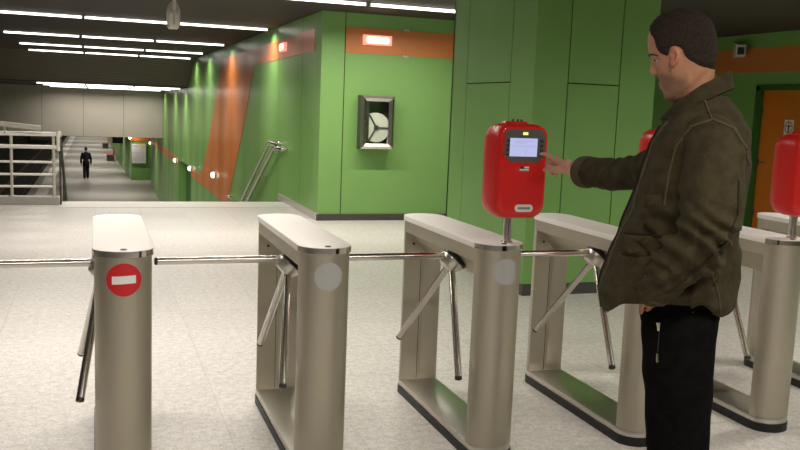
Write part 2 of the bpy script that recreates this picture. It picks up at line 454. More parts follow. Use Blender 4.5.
lamp0 = make_lamp(); used = [False]
dim_mesh = [c for c in lamp0.children if c.name.split('.')[0] == 'tube'][0].data.copy(); dim_mesh.materials[0] = M['tube_dim']
ORD = ['first', 'second', 'third', 'fourth', 'fifth', 'sixth', 'seventh']
def lamp_at(x, y, z, label):
    if not used[0]:
        used[0] = True; lamp0.location = (x, y, z); lamp0['label'] = label; return lamp0
    return dup(lamp0, (x, y, z), label, dim=z < 2.5 and z > 1)
ROWS = [(15.0, CZ, 'hanging loudspeaker row', 3), (19.8, CZ, '', 3), (23.8, CZ, '', 3), (27.0, CZ, '', 3), (30.3, 1.98, '', 3), (34.2, 1.98, '', 3), (39.4, 1.98, '', 3)]
rowname = ['in the row behind the hanging loudspeaker', 'in the second row behind the hanging loudspeaker', 'in the third row behind the hanging loudspeaker',
           'in the last row before the ceiling drops', 'in the first row under the lowered ceiling', 'in the middle row under the lowered ceiling', 'in the last row, next to the grey beam']
for (y, z, _, n), nm in zip(ROWS, rowname):
    for k, w in enumerate(('left', 'middle', 'right')):
        lamp_at((-1.63, -.145, 1.325)[k] if y == 15. else -1.745 + 1.5 * k, y, z, 'white fluorescent tube %s, %s of three' % (nm, w))
for k, x in enumerate((-1.33, .17, 1.67, 3.17)):
    lamp_at(x, 10.4, CZ, ['white fluorescent tube two places left of the green wall corner, out of view',
                          'white fluorescent tube just left of the green wall corner, out of view',
                          'white fluorescent tube over the corner of the green end wall',
                          'white fluorescent tube nearest the green pillar, above the hose cabinet'][k])
HALL_FILL = [(6.7, 3.6), (7.45, 6.2), (-2.83, 5.6), (-1.33, 5.6), (.17, 5.6), (-1.3, .8), (.2, .8), (1.7, .8), (3.2, .8), (4.4, 3.8)]  # unseen lamps added to brighten the hall
for k, (x, y) in enumerate(HALL_FILL):
    o = lamp_at(x, y, CZ, 'added fluorescent tube brightening the hall from its ceiling, out of view')
    o['group'] = 'added fluorescent lamps out of view'
for k in range(10):  # hidden lamps added to light up the platform
    for x in ((-.8, .8) if k < 2 else (-2.4, -.8, .8)):
        o = lamp_at(x, 45 + 8 * k, -.12, 'added fluorescent tube brightening the platform, hidden behind the grey beam'); o['group'] = 'added platform lamps behind the beam'

# ------------------------------------------------------------------ turnstiles
W_, LEN, ARC = .227, 1.136, .10
def stadium(inset, y0=0., y1=LEN, front=True, back=True, n=14):
    """plan outline with bowed ends, x 0..W_, y 0..LEN"""
    a = W_ / 2 - inset; b = ARC - inset; cx = W_ / 2; pts = []
    if front:
        pts += [(cx - a * math.cos(PI * k / n), ARC - b * math.sin(PI * k / n)) for k in range(n + 1)]
    else: pts += [(cx - a, y0), (cx + a, y0)]
    if back:
        pts += [(cx + a * math.cos(PI * k / n), LEN - ARC + b * math.sin(PI * k / n)) for k in range(n + 1)]
    else: pts += [(cx + a, y1), (cx - a, y1)]
    return pts
AX = Vector((-.70, 0, -.714)).normalized()
HUB = Vector((.052, .445, .864))
def add_arms(t, near, far):
    c = HUB + AX * .022
    for d, n0, ln in (((-1, 0, .0), .03, .575), near, far):
        d = Vector(d).normalized(); bm = bmesh.new()
        e = c + (Vector((0, 0, .032)) if d.x < -.9 else Vector((0, 0, 0))); tube(bm, [e + d * n0, e + d * ln], .0165, 16); arm = obj('arm', bm, 'tube_steel', t)
        bm = bmesh.new(); lathe(bm, [(.0166, 0), (.0166, .010), (.012, .013)], 16, e + d * (ln - .0005), d); obj('end_cap', bm, 'black_plastic', arm)
ARM_A = (((-.15, -.60, -.79), .03, .568), ((-.10, .60, -.79), .03, .570))
ARM_B = (((-.15, -.60, -.79), .03, .588), ((-.205, .605, -.775), .03, .596))
def make_turnstile():
    t = thing('turnstile', '', 'turnstile', (0, 0, 0), 0, 'row of steel turnstiles')
    bm = bmesh.new(); prism(bm, stadium(.002), 0, .042); obj('plinth', bm, 'rubber', t)
    bm = bmesh.new(); prism(bm, stadium(.006), .042, .074, .002); obj('base_plate', bm, 'steel_plate', t)
    bm = bmesh.new(); prism(bm, stadium(.006, y1=.108, back=False), .074, .972); obj('post', bm, 'steel', t)
    bm = bmesh.new(); prism(bm, stadium(.006, y0=LEN - .108, front=False), .074, .972)
    back = obj('post', bm, 'steel', t)
    bm = bmesh.new(); bx(bm, W_ / 2 + .004, LEN - .111, .11, W_ - .012, LEN - .107, .80, .001); obj('access_panel', bm, 'steel', back)
    bm = bmesh.new(); bx(bm, W_ / 2 - .012, LEN - .1095, .08, W_ / 2 - .0095, LEN - .107, .80); obj('seam', bm, 'black_plastic', back)
    bm = bmesh.new(); lathe(bm, [(.007, 0), (.007, .004), (.003, .006)], 12, (.055, LEN - .108, .845), (0, -1, 0)); obj('screw', bm, 'black_plastic', back)
    bm = bmesh.new(); prism(bm, [(.006, .912), (.006, .972), (W_ - .006, .972), (W_ - .006, .912), (.155, .80), (.125, .80), (.028, .912)], .109, LEN - .109, plane='xz')
    obj('housing', bm, 'steel', t)
    bm = bmesh.new(); prism(bm, stadium(0.), .972, 1.0, .003); lid = obj('lid', bm, 'steel_lid', t)
    bm = bmesh.new()                                       # polished band around the lid's nose
    o_, i_ = stadium(-.0012)[:15], stadium(.001)[:15]
    prism(bm, o_ + i_[::-1], .9735, .9975); obj('edge_band', bm, 'chrome', lid)
    bm = bmesh.new(); lathe(bm, [(.013, 0), (.013, .003), (.010, .004)], 20, (W_ / 2, .038, .9995)); obj('lock', bm, 'black_plastic', lid)
    bm = bmesh.new(); lathe(bm, [(.062, -.03), (.068, 0), (.068, .007), (.064, .010)], 32, HUB, AX); obj('flange', bm, 'black_plastic', t)
    bm = bmesh.new(); lathe(bm, [(.064, .006), (.064, .016), (.046, .054), (.040, .059), (.02, .062)], 32, HUB, AX); hub = obj('hub', bm, 'steel_plate', t)
    return t
def face_disc(bm, r, z, th, sx=1., n=32, rings=5, box=None):
    """a disc (or a bar) that follows the bowed front of the post"""
    a = W_ / 2 - .006; b = ARC - .006
    def P(s, h, off):
        x = max(-.985, min(.985, s / a)); y = -b * math.sqrt(1 - x * x)
        nrm = Vector((s / a / a, y / b / b, 0)).normalized()
        return Vector((W_ / 2 + s, ARC + y, z + h)) + nrm * off
    if box:
        w, h = box; k = 10
        for off in (th,):
            vs = [[bm.verts.new(P(-w + 2 * w * i / k, hh + (i / k - .5) * .004, off)) for hh in (-h, h)] for i in range(k + 1)]
            for p, q in zip(vs, vs[1:]): bm.faces.new((p[0], q[0], q[1], p[1]))
        return
    rr = [[bm.verts.new(P(r * j / rings * math.cos(2 * PI * k / n), r * j / rings * math.sin(2 * PI * k / n), th)) for k in range(n)] for j in range(1, rings + 1)]
    cv = bm.verts.new(P(0, 0, th))
    for k in range(n): bm.faces.new((cv, rr[0][k], rr[0][(k + 1) % n]))
    for p, q in zip(rr, rr[1:]):
        for k in range(n): bm.faces.new((p[k], q[k], q[(k + 1) % n], p[(k + 1) % n]))
    rim = [bm.verts.new(P(r * math.cos(2 * PI * k / n), r * math.sin(2 * PI * k / n), -.002)) for k in range(n)]
    for k in range(n): bm.faces.new((rr[-1][k], rim[k], rim[(k + 1) % n], rr[-1][(k + 1) % n]))

X0, S, Y0 = -.0121, .8026, 3.40
tlab = ['brushed steel turnstile with the red no-entry sign on its post',
        'brushed steel turnstile with a plain grey disc and no red ticket machine',
        'brushed steel turnstile carrying the red ticket machine the man is touching',
        'brushed steel turnstile mostly hidden behind the man in the olive jacket',
        'steel turnstile right of the man, under the ticket machine cut by the photo edge',
        'steel turnstile farthest right, only its lid and black foot seen behind the others']
t0 = make_turnstile(); t0.location = (X0, Y0, 0); t0['label'] = tlab[0]
for i in range(1, 6):
    t = dup(t0, (X0 + S * i, Y0, 0), tlab[i])
    add_arms(t, *(ARM_A if i == 1 else ARM_B))
    if i in (1, 2):
        bm = bmesh.new(); face_disc(bm, .059, .880, .0012); obj('indicator', bm, 'disc', t)
add_arms(t0, ARM_A[0], ((-.155, .60, -.785), .03, .580))
bm = bmesh.new(); face_disc(bm, .064, .889, .0012); sgn = obj('no_entry_sign', bm, 'red_sign', t0)
bm = bmesh.new(); face_disc(bm, 0, .889, .0024, box=(.043, .0155)); obj('bar', bm, 'white_sign', sgn)

# ------------------------------------------------------------------ red ticket machines on their poles
def rrect(w, h, r, n=6, cut=0.):
    pts = []
    for cx, cy, a0 in ((w - r, h - r, 0), (-w + r, h - r, 90), (-w + r, -h + r, 180), (w - r, -h + r, 270)):
        for k in range(n + 1):
            a = math.radians(a0 + 90 * k / n); pts.append((cx + r * math.cos(a), cy + r * math.sin(a)))
    return pts
def make_machine():
    t = thing('ticket_machine', '', 'ticket machine', (0, 0, 0), 0, 'red ticket machines on the turnstiles')
    bm = bmesh.new(); tube(bm, [(-.004, .02, 0), (-.004, .02, .135)], .0195, 20); pole = obj('pole', bm, 'tube_steel', t)
    bm = bmesh.new(); lathe(bm, [(.028, 0), (.028, .004), (.021, .008)], 24, (-.004, .02, 0)); obj('pole_foot', bm, 'chrome', pole)
    bm = bmesh.new()                                       # shell: rounded sections stacked front to back
    secs = [(-.092, .094, .172, .05), (-.088, .107, .187, .055), (-.078, .116, .198, .06), (-.058, .122, .205, .062), (.02, .122, .205, .062), (.065, .117, .198, .06), (.088, .104, .181, .055), (.094, .089, .161, .05)]
    loft(bm, [[(x, y, .325 + z) for x, z in rrect(w, h, r, 7)] for y, w, h, r in secs])
    body = obj('shell', bm, 'red_shell', t)
    bm = bmesh.new(); loft(bm, [[(x * s, .01 + y * s, z) for x, y in rrect(.058, .040, .03, 6)] for z, s in ((.520, 1.1), (.534, 1.), (.540, .9))]); obj('top_boss', bm, 'red_shell', body)
    for x in (-.012, .012, .03):
        bm = bmesh.new(); lathe(bm, [(.006, 0), (.006, .008), (.003, .012)], 10, (x, .01, .538)); obj('lock', bm, 'black_plastic', body)
    # raised rim and dark bezel around the screen
    zc = .418
    def bezel(w0, w1, top, bot, cut, y0, y1):
        pts = [(-w1, bot + cut), (-w1 + cut, bot), (w1 - cut, bot), (w1, bot + cut)]
        r = .032
        for cx, a0 in ((w0 - r, 0), (-w0 + r, 90)):
            for k in range(7):
                a = math.radians(a0 + 15 * k); pts.append((cx + r * math.cos(a), top - r + r * math.sin(a)))
        b = bmesh.new(); prism(b, pts, y0, y1, plane='xz'); return b
    obj('rim', bezel(.104, .104, .518, .358, .035, -.0945, -.085), 'red_shell', body)
    bz = obj('bezel', bezel(.096, .096, .508, .366, .030, -.0965, -.085), 'bezel', t)
    bm = bmesh.new(); bx(bm, -.072, -.0985, .392, .058, -.0960, .470); scr = obj('screen', bm, 'screen', t, False)
    bm = bmesh.new()
    for z, x0, x1 in ((.458, -.05, .04), (.450, -.05, .01), (.436, -.055, .05)):
        bx(bm, x0, -.0990, z - .001, x1, -.0984, z + .001)
    bx(bm, .003, -.0990, .396, .005, -.0984, .424)
    obj('screen_lines', bm, 'screen_text', scr, False)
    for k in range(4):
        for sx in (-1, 1):
            bm = bmesh.new(); bx(bm, sx * .080 - .006, -.1005, .460 - .020 * k - .005, sx * .080 + .006, -.0960, .460 - .020 * k + .005, .0015); obj('button', bm, 'black_plastic', bz)
    bm = bmesh.new(); bx(bm, -.013, -.0990, .484, .011, -.0962, .496, .001); obj('indicator_light', bm, 'led', bz)
    bm = bmesh.new(); bx(bm, -.018, -.0935, .328, .026, -.0915, .348); st = obj('sticker', bm, 'label', t, False)
    bm = bmesh.new(); bx(bm, -.018, -.0942, .338, .004, -.0930, .348); obj('sticker_field', bm, 'navy', st, False)
    bm = bmesh.new(); bx(bm, .004, -.0942, .338, .026, -.0930, .3425); bx(bm, -.018, -.0942, .328, .026, -.0930, .3325); obj('sticker_stripe', bm, 'label_grey', st, False)
    bm = bmesh.new(); loft(bm, [[(x + .012, y, .168 + z) for x, z in rrect(.043, .0160, .0150)] for y in (-.080, -.0945, -.0955)]); lb = obj('name_plate', bm, 'label', t)
    bm = bmesh.new(); loft(bm, [[(x + .012, y, .168 + z) for x, z in rrect(.030, .0050, .003)] for y in (-.095, -.0962)]); obj('name_plate_slot', bm, 'label_grey', lb)
    return t
m0 = make_machine(); m0.location = (X0 + S * 2 + .150, Y0 + .06, 1.0)
m0['label'] = 'red ticket machine with a lit blue screen that the man is pointing at'
dup(m0, (X0 + S * 3 + .150, Y0 + .06, 1.0), "red ticket machine half hidden behind the man's chest")
dup(m0, (X0 + S * 4 + .150, Y0 + .06, 1.0), 'red ticket machine cut by the photo edge in front of the orange door')

# ------------------------------------------------------------------ fixtures on the walls and ceiling
# hose cabinet
hx0, hx1, hz0, hz1, dp = 3.435, 3.905, 1.015, 1.74, .17
t = thing('hose_cabinet', 'chrome framed glass fire hose cabinet on the green end wall', 'cabinet', ((hx0 + hx1) / 2, YF, hz0))
w, h = (hx1 - hx0) / 2, hz1 - hz0
bm = bmesh.new()
bx(bm, -w, -dp, 0, -w + .012, 0, h); bx(bm, w - .012, -dp, 0, w, 0, h); bx(bm, -w, -dp, 0, w, 0, .012); bx(bm, -w, -dp, h - .012, w, 0, h)
obj('case', bm, 'base_metal', t, False)
bm = bmesh.new(); bx(bm, -w + .012, -.02, .012, w - .012, -.001, h - .012); obj('back_panel', bm, 'interior', t, False)
bm = bmesh.new(); fwid = .075
outer = [(-w, 0), (w, 0), (w, h), (-w, h)]; inner = [(-w + fwid, fwid), (w - fwid, fwid), (w - fwid, h - fwid), (-w + fwid, h - fwid)]
ov = [bm.verts.new((a, -dp - .012, b)) for a, b in outer]; iv = [bm.verts.new((a, -dp - .035, b)) for a, b in [(x * .985, z * .985 + .005) for x, z in [( -w + .03, .03), (w - .03, .03), (w - .03, h - .03), (-w + .03, h - .03)]]]
jv = [bm.verts.new((a, -dp - .006, b)) for a, b in inner]; kv = [bm.verts.new((a, -dp + .004, b)) for a, b in outer]
for k in range(4):
    q = (k + 1) % 4
    bm.faces.new((kv[k], kv[q], ov[q], ov[k])); bm.faces.new((ov[k], ov[q], iv[q], iv[k])); bm.faces.new((iv[k], iv[q], jv[q], jv[k]))
obj('door_frame', bm, 'tube_steel', t, False)
bm = bmesh.new(); bx(bm, -w + .012, -dp + .002, .012, -w + .115, -.02, h - .012); obj('side_liner', bm, 'base_metal', t, False)
bm = bmesh.new(); bx(bm, -w + .06, -dp - .004, .06, w - .06, -dp - .001, h - .06); obj('glass_pane', bm, 'glass', t, False)
bm = bmesh.new(); lathe(bm, [(.012, 0), (.012, .02)], 12, (-w + .04, -dp - .03, h * .52), (0, -1, 0)); obj('latch', bm, 'chrome', t)
cx, cz, R_ = 3.662, 1.305, .205
t = thing('hose_reel', 'white fire hose reel with dark spokes inside the glass cabinet', 'hose reel', (cx, YF - .108, cz))
bm = bmesh.new(); lathe(bm, [(R_ * .97, -.045), (R_, -.03), (R_, .03), (R_ * .97, .045)], 40, (0, 0, 0), (0, 1, 0)); obj('drum', bm, 'reel', t)
bm = bmesh.new()
for a in (0, 120, 240):
    d = Vector((math.cos(math.radians(a)), 0, math.sin(math.radians(a)))); tube(bm, [d * .02 + Vector((0, -.05, 0)), d * R_ * 1.0 + Vector((0, -.05, 0))], .012, 8)
obj('spoke', bm, 'base_metal', t)
bm = bmesh.new(); lathe(bm, [(.035, -.06), (.035, -.045)], 20, (0, 0, 0), (0, 1, 0)); obj('hub', bm, 'base_metal', t)
bm = bmesh.new(); lathe(bm, [(.016, 0), (.018, .05), (.010, .075), (.010, .10), (.013, .105)], 16, (3.845, YF - .135, 1.082))
tag(obj('hose_nozzle', bm, 'white_sign'), 'small white nozzle standing in the corner of the hose cabinet', 'nozzle')
bm = bmesh.new(); bx(bm, hx0 + .02, YF - .155, 1.085, hx1 - .02, YF - .02, 1.09)
# emergency lights in the orange band
def exit_light(label, loc, rz):
    t = thing('emergency_light', label, 'emergency light', loc, rz, 'glowing emergency lights in the orange band')
    bm = bmesh.new(); bx(bm, -.205, -.05, -.068, .205, .012, .068, .008); obj('housing', bm, 'exit_frame', t)
    bm = bmesh.new(); loft(bm, [[(x, y, z) for x, z in rrect(.165, .045, .03)] for y in (-.045, -.054)]); df = obj('diffuser', bm, 'exit_panel', t)
    bm = bmesh.new(); loft(bm, [[(x, y, z) for x, z in rrect(.075, .030, .028)] for y in (-.05, -.056)]); obj('lamp_core', bm, 'exit_core', df)
    return t
exit_light('glowing emergency light in the orange band above the hose cabinet', (3.675, YF - .008, 2.495), 0)
exit_light('glowing emergency light high on the side wall above the stair handrail', (XW - .008, 14.1, 2.485), -PI / 2)
# round bulkhead lamps along the low orange band
blabs = ['round wall lamp on the slanting orange field of the side wall', 'round wall lamp at the near edge of the dark recess',
         'round wall lamp at the far edge of the dark recess', 'round wall lamp at the far end of the low orange band', 'round white lamp above the poster by the green block']
for lb, loc in zip(blabs, [(XW - .008, 22.4, -.27), (XW - .008, 28.2, -.55), (XW - .008, 33.6, -.66), (XW - .008, 49.2, -.78), (1.95, 53.5, -.72)]):
    t = thing('wall_lamp', lb, 'wall lamp', loc, -PI / 2 if loc[0] > 2.5 else 0, 'round wall lamps above the platform')
    bm = bmesh.new(); lathe(bm, [(.09, 0), (.09, .03), (.08, .04)], 20, (0, 0, 0), (0, -1, 0)); obj('mount', bm, 'cream', t)
    bm = bmesh.new(); lathe(bm, [(.075, .03), (.08, .06), (.066, .10), (.04, .12), (.01, .125)], 20, (0, 0, 0), (0, -1, 0)); obj('globe', bm, 'globe', t)
# hanging loudspeaker
t = thing('hanging_loudspeaker', 'cream loudspeaker hanging on a rod from the slatted ceiling', 'loudspeaker', (.655, 8.0, 2.19))
bm = bmesh.new(); tube(bm, [(0, -.085, .13), (0, -.085, CZ - 2.19)], .017, 12); obj('rod', bm, 'label', t)
bm = bmesh.new(); lathe(bm, [(.045, CZ - 2.202), (.045, CZ - 2.19)], 16, (0, -.085, 0)); obj('ceiling_plate', bm, 'cream', t)
bm = bmesh.new(); loft(bm, [[(x, y, z) for x, y in rrect(a * .8, a, a * .35, 4)] for a, z in ((.048, 0), (.055, .008), (.069, .07), (.070, .15), (.056, .20), (.042, .225), (.03, .23))]); b_ = obj('body', bm, 'cream', t)
bm = bmesh.new(); bx(bm, -.003, -.0725, .03, .003, -.065, .13); obj('seam', bm, 'base_metal', b_, False)
bm = bmesh.new(); lathe(bm, [(.024, 0), (.024, .03), (.016, .04)], 14, (0, -.080, .125)); obj('clamp', bm, 'cream', t)
# surveillance camera in the corner
t = thing('security_camera', 'white boxy security camera on the orange band in the far corner', 'security camera', (XR, 10.85, 2.74))
bm = bmesh.new(); tube(bm, [(0, 0, 0), (-.07, -.06, -.01), (-.11, -.20, -.05)], .016, 10); obj('bracket', bm, 'cream', t)
bm = bmesh.new(); bx(bm, -.07, -.11, -.17, .07, .2, .0, .010); hs = obj('housing', bm, 'cream', t)
bm = bmesh.new(); bx(bm, -.046, -.116, -.145, .046, -.108, -.04); obj('window', bm, 'black_plastic', hs, False)
for o in (hs,):
    o.location = (-.12, -.27, -.05); o.rotation_euler = (0, 0, math.radians(-34))
# sign on the orange door
t = thing('door_sign', 'white sign with a ringed black figure on the orange door', 'sign', (XR + .045, 9.66, 1.52), -PI / 2)
bm = bmesh.new(); bx(bm, -.085, -.004, -.115, .085, 0, .115); obj('plate', bm, 'white_sign', t, False)
bm = bmesh.new(); n = 32
for r0, r1 in ((.060, .073),):
    a = [bm.verts.new((r1 * math.cos(2 * PI * k / n), -.0055, .012 + 1.15 * r1 * math.sin(2 * PI * k / n))) for k in range(n)]
    b = [bm.verts.new((r0 * math.cos(2 * PI * k / n), -.0055, .012 + 1.15 * r0 * math.sin(2 * PI * k / n))) for k in range(n)]
    for k in range(n): bm.faces.new((a[k], a[(k + 1) % n], b[(k + 1) % n], b[k]))
obj('ring', bm, 'red_sign', t, False)
bm = bmesh.new(); lathe(bm, [(.013, 0), (.013, .002)], 14, (0, -.005, .058), (0, -1, 0)); bx(bm, -.048, -.007, .022, .048, -.004, .036); bx(bm, -.010, -.007, -.055, .010, -.004, .04)
obj('figure', bm, 'black_plastic', t, False)
bm = bmesh.new(); bx(bm, -.07, -.006, -.102, .07, -.004, -.094); obj('caption_line', bm, 'label_grey', t, False)

# handrail down the side wall
t = thing('wall_handrail', 'double steel handrail running down the green side wall by the stair', 'handrail')
hr = Vector((XW - .10, 14.75, .93)); dv = Vector((0, 1, -.462))
for off, nm in ((Vector((0, 0, 0)), 'rail'), (Vector((0, -.42, -.06)), 'rail')):
    a = hr + off; bm = bmesh.new()
    tube(bm, [a + Vector((.09, -.55, 0)), a + Vector((0.02, -.55, 0)), a + Vector((0, -.48, 0)), a + Vector((0, -.02, 0)), a + dv * 5.0, a + dv * 5.0 + Vector((0, .4, 0))], .033, 12)
    obj('rail', bm, 'tube_steel', t)
    for k in (.02, 1.15, 2.4, 3.6):
        p = a + dv * k; bm = bmesh.new(); tube(bm, [p + Vector((0, 0, -.02)), p + Vector((.02, 0, -.07)), p + Vector((.10, 0, -.07))], .011, 8); lathe(bm, [(.03, 0), (.03, .008)], 14, p + Vector((.095, 0, -.07)), (1, 0, 0)); obj('bracket', bm, 'chrome', t)
t = thing('lower_handrail', 'short steel handrail end just showing over the stair edge by the orange field', 'handrail')
bm = bmesh.new(); a = Vector((XW - .12, 19.6, -.50)); tube(bm, [a + Vector((.12, .0, 0)), a, a + Vector((0, -1.2, .02)), a + Vector((0, 4, -1.85))], .028, 12); obj('rail', bm, 'tube_steel', t)
bm = bmesh.new(); tube(bm, [a + Vector((0, -.6, 0)), a + Vector((.12, -.6, -.05))], .012, 8); obj('bracket', bm, 'chrome', t)

# railing and kerb round the void over the tracks
struct('kerb', mk(bx, XL, 13.5, -.3, -.49, 13.75, .112, .008), 'concrete')
t = thing('guard_rail', 'pale steel guard rail on the stone kerb left of the stair', 'railing', (0, 0, 0))
yr = 13.62
for x in (-1.13, -2.3, -3.5, -4.7):
    bm = bmesh.new(); tube(bm, [(x, yr, .10), (x, yr, .99)], .021, 12); lathe(bm, [(.045, .112), (.045, .124), (.025, .13)], 16, (x, yr, 0)); obj('baluster', bm, 'cream', t)
bm = bmesh.new(); tube(bm, [(-.565, yr, .10), (-.565, yr, 1.01)], .023, 12); obj('baluster', bm, 'cream', t)
for z, r, x1 in ((1.015, .032, -.50), (.83, .028, -.50), (.61, .017, -.54), (.43, .017, -.54), (.255, .017, -.54)):
    bm = bmesh.new(); tube(bm, [(XL + .1, yr - (.03 if r > .02 else 0), z), (x1, yr - (.03 if r > .02 else 0), z)], r, 12); obj('rail', bm, 'steel_lid', t)
bm = bmesh.new(); tube(bm, [(-.50, yr - .05, .78), (-.50, yr - .05, 1.05)], .026, 12); tube(bm, [(-.50, yr - .05, 1.03), (-.49, yr + .1, 1.03), (-.49, yr + .34, .99)], .03, 12); obj('end_bend', bm, 'steel_lid', t)
t = thing('sloping_handrail', 'pale handrail ending above the guard rail at the photo edge', 'handrail')
bm = bmesh.new(); tube(bm, [(-4.2, 13.45, 1.42), (-.72, 13.45, 1.105)], .035, 12); obj('rail', bm, 'cream', t)
for x in (-1.2, -2.4, -3.6):
    bm = bmesh.new(); tube(bm, [(x, 13.45, 1.12 - (x + .72) * .09), (x, 13.56, 1.02)], .012, 8); obj('bracket', bm, 'cream', t)
t = thing('stair_handrail', 'dark steel handrail dropping down the open side of the stair', 'handrail')
for dz in (0,):
    bm = bmesh.new(); tube(bm, [(-.49, 13.95, 1.00 + dz), (-.49, 20.4, -1.95 + dz)], .022, 12); obj('rail', bm, 'base_metal', t)
for k in range(5):
    y = 14.0 + k * 1.55; z = -(y - YE) * 3.2 / 6.72
    bm = bmesh.new(); tube(bm, [(-.49, y, z - .15), (-.49, y, z + .95)], .016, 10); obj('baluster', bm, 'base_metal', t)

# ------------------------------------------------------------------ platform level
bm = bmesh.new(); prism(bm, [(2.0, 53.6), (1.62, 71), (1.35, 124), (4.2, 124), (4.2, 53.6)], ZP, -.12); struct('wall_kiosk', bm, 'wall_g')
struct('trim_10', mk(bx, 2.0, 53.57, -.92, 3.2, 53.62, -.62), 'face_o')
struct('wall_passage', mk(bx, 3.2, 49.6, ZP, 3.5, 53.6, -.1), 'dark_g')
t = thing('poster', 'pale poster in a frame on the green block of the platform', 'poster', (2.46, 53.58, -1.63))
bm = bmesh.new(); bx(bm, -.41, -.05, -.58, .41, 0, .58); obj('frame', bm, 'base_light', t, False)
bm = bmesh.new(); bx(bm, -.38, -.056, -.55, .38, -.05, .55); pr = obj('sheet', bm, 'paper', t, False)
bm = bmesh.new(); bx(bm, 0.02, -.062, .36, .30, -.055, .52); obj('yellow_heading', bm, 'yellow', pr, False)
bm = bmesh.new()
for k in range(7): bx(bm, -.32, -.062, .28 - .11 * k, .32, -.055, .30 - .11 * k)
bx(bm, -.33, -.062, .40, -.03, -.055, .50)
obj('printed_lines', bm, 'paper_ink', pr, False)
t = thing('hanging_sign', 'dark blue sign hanging under the beam over the platform', 'sign', (1.42, 60, -1.16))
bm = bmesh.new(); bx(bm, -.33, -.06, -.2, .33, .06, .2); obj('panel', bm, 'navy', t, False)
bm = bmesh.new()
for x in (-.25, .25): tube(bm, [(x, 0, .19), (x, 0, 1.04)], .02, 8)
obj('hanger', bm, 'base_metal', t)
for lb, (x, y) in zip(('red platform bench nearer to the poster block', 'red platform bench farther along the platform'), ((1.15, 70.5), (.98, 88.))):
    t = thing('platform_bench', lb, 'bench', (x, y, ZP), 0, 'red benches on the platform')
    bm = bmesh.new(); bx(bm, -.32, -.9, .42, .2, .9, .48, .01); obj('seat', bm, 'bench_red', t)
    bm = bmesh.new(); bx(bm, .2, -.9, .45, .27, .9, .95, .01); obj('backrest', bm, 'bench_red', t)
    for yy in (-.75, .75):
        bm = bmesh.new(); bx(bm, -.28, yy - .04, 0, .24, yy + .04, .42); obj('leg', bm, 'base_metal', t, False)
for lb, x in (('rusty running rail nearest the platform edge', -4.0), ('rusty running rail on the far side of the track', -5.45)):
    bm = bmesh.new(); bx(bm, x - .07, 14, ZP - 1.2, x + .07, 124, ZP - 1.17); bx(bm, x - .015, 14, ZP - 1.17, x + .015, 124, ZP - 1.07); bx(bm, x - .035, 14, ZP - 1.07, x + .035, 124, ZP - 1.03)
    tag(obj('running_rail', bm, 'rust', None, False), lb, 'rail')

# ------------------------------------------------------------------ people
def chain(bm, pts, rad, n=18, flat=None):
    """closed limb: rings along a smoothed path, rounded ends. rad: one radius or (ru, rv) per point"""
    P = [Vector(p) for p in pts]; Rr = [r if isinstance(r, tuple) else (r, r) for r in rad]
    # catmull-rom resample
    pp, rr = [], []
    for i in range(len(P) - 1):
        p0 = P[i - 1] if i else P[0] * 2 - P[1]; p3 = P[i + 2] if i + 2 < len(P) else P[-1] * 2 - P[-2]
        for s in range(5):
            t = s / 5; t2, t3 = t * t, t * t * t
            pp.append(.5 * ((2 * P[i]) + (P[i + 1] - p0) * t + (2 * p0 - 5 * P[i] + 4 * P[i + 1] - p3) * t2 + (3 * P[i] - p0 - 3 * P[i + 1] + p3) * t3))
            rr.append(tuple(Rr[i][k] * (1 - t) + Rr[i + 1][k] * t for k in (0, 1)))
    pp.append(P[-1]); rr.append(Rr[-1])
    d0 = (pp[1] - pp[0]).normalized(); d1 = (pp[-1] - pp[-2]).normalized()
    path, rads = [], []
    for a in (90, 62, 35):
        k = math.radians(a); m_ = min(rr[0]); path.append(pp[0] - d0 * m_ * math.sin(k) * .9); rads.append(tuple(max(.0005, r * math.cos(k)) for r in rr[0]))
    path += pp; rads += rr
    for a in (35, 62, 90):
        k = math.radians(a); m_ = min(rr[-1]); path.append(pp[-1] + d1 * m_ * math.sin(k) * .9); rads.append(tuple(max(.0005, r * math.cos(k)) for r in rr[-1]))
    rings = []; u = None
    for i, p in enumerate(path):
        d = (path[min(i + 1, len(path) - 1)] - path[max(i - 1, 0)]).normalized()
        if u is None:
            h = Vector(flat) if flat else (Vector((0, 1, 0)) if abs(d.y) < .9 else Vector((1, 0, 0)))
            u = (h - d * h.dot(d)).normalized()
        else: u = (u - d * u.dot(d)).normalized()
        v = d.cross(u)
        rings.append([p + u * math.cos(2 * PI * k / n) * rads[i][0] + v * math.sin(2 * PI * k / n) * rads[i][1] for k in range(n)])
    loft(bm, rings)

def interp(tab, z):
    if z <= tab[0][0]: return tab[0][1:]
    for a, b in zip(tab, tab[1:]):
        if z <= b[0]:
            t = (z - a[0]) / (b[0] - a[0]); t = t * t * (3 - 2 * t) * .4 + t * .6
            return tuple(p * (1 - t) + q * t for p, q in zip(a[1:], b[1:]))
    return tab[-1][1:]

def fuse(bm, voxel, smooth, name, factor=.5):
    """join overlapping closed shapes into one continuous skin"""
    bmesh.ops.recalc_face_normals(bm, faces=bm.faces)
    me = bpy.data.meshes.new('tmp'); bm.to_mesh(me); bm.free()
    o = bpy.data.objects.new('tmp', me); C.objects.link(o)
    r = o.modifiers.new('r', 'REMESH'); r.mode = 'VOXEL'; r.voxel_size = voxel
    if smooth:
        s = o.modifiers.new('s', 'SMOOTH'); s.iterations = smooth; s.factor = factor
    dg = bpy.context.evaluated_depsgraph_get()
    out = bpy.data.meshes.new_from_object(o.evaluated_get(dg)); out.name = name
    bpy.data.objects.remove(o); bpy.data.meshes.remove(me)
    for p in out.polygons: p.use_smooth = True
    return out

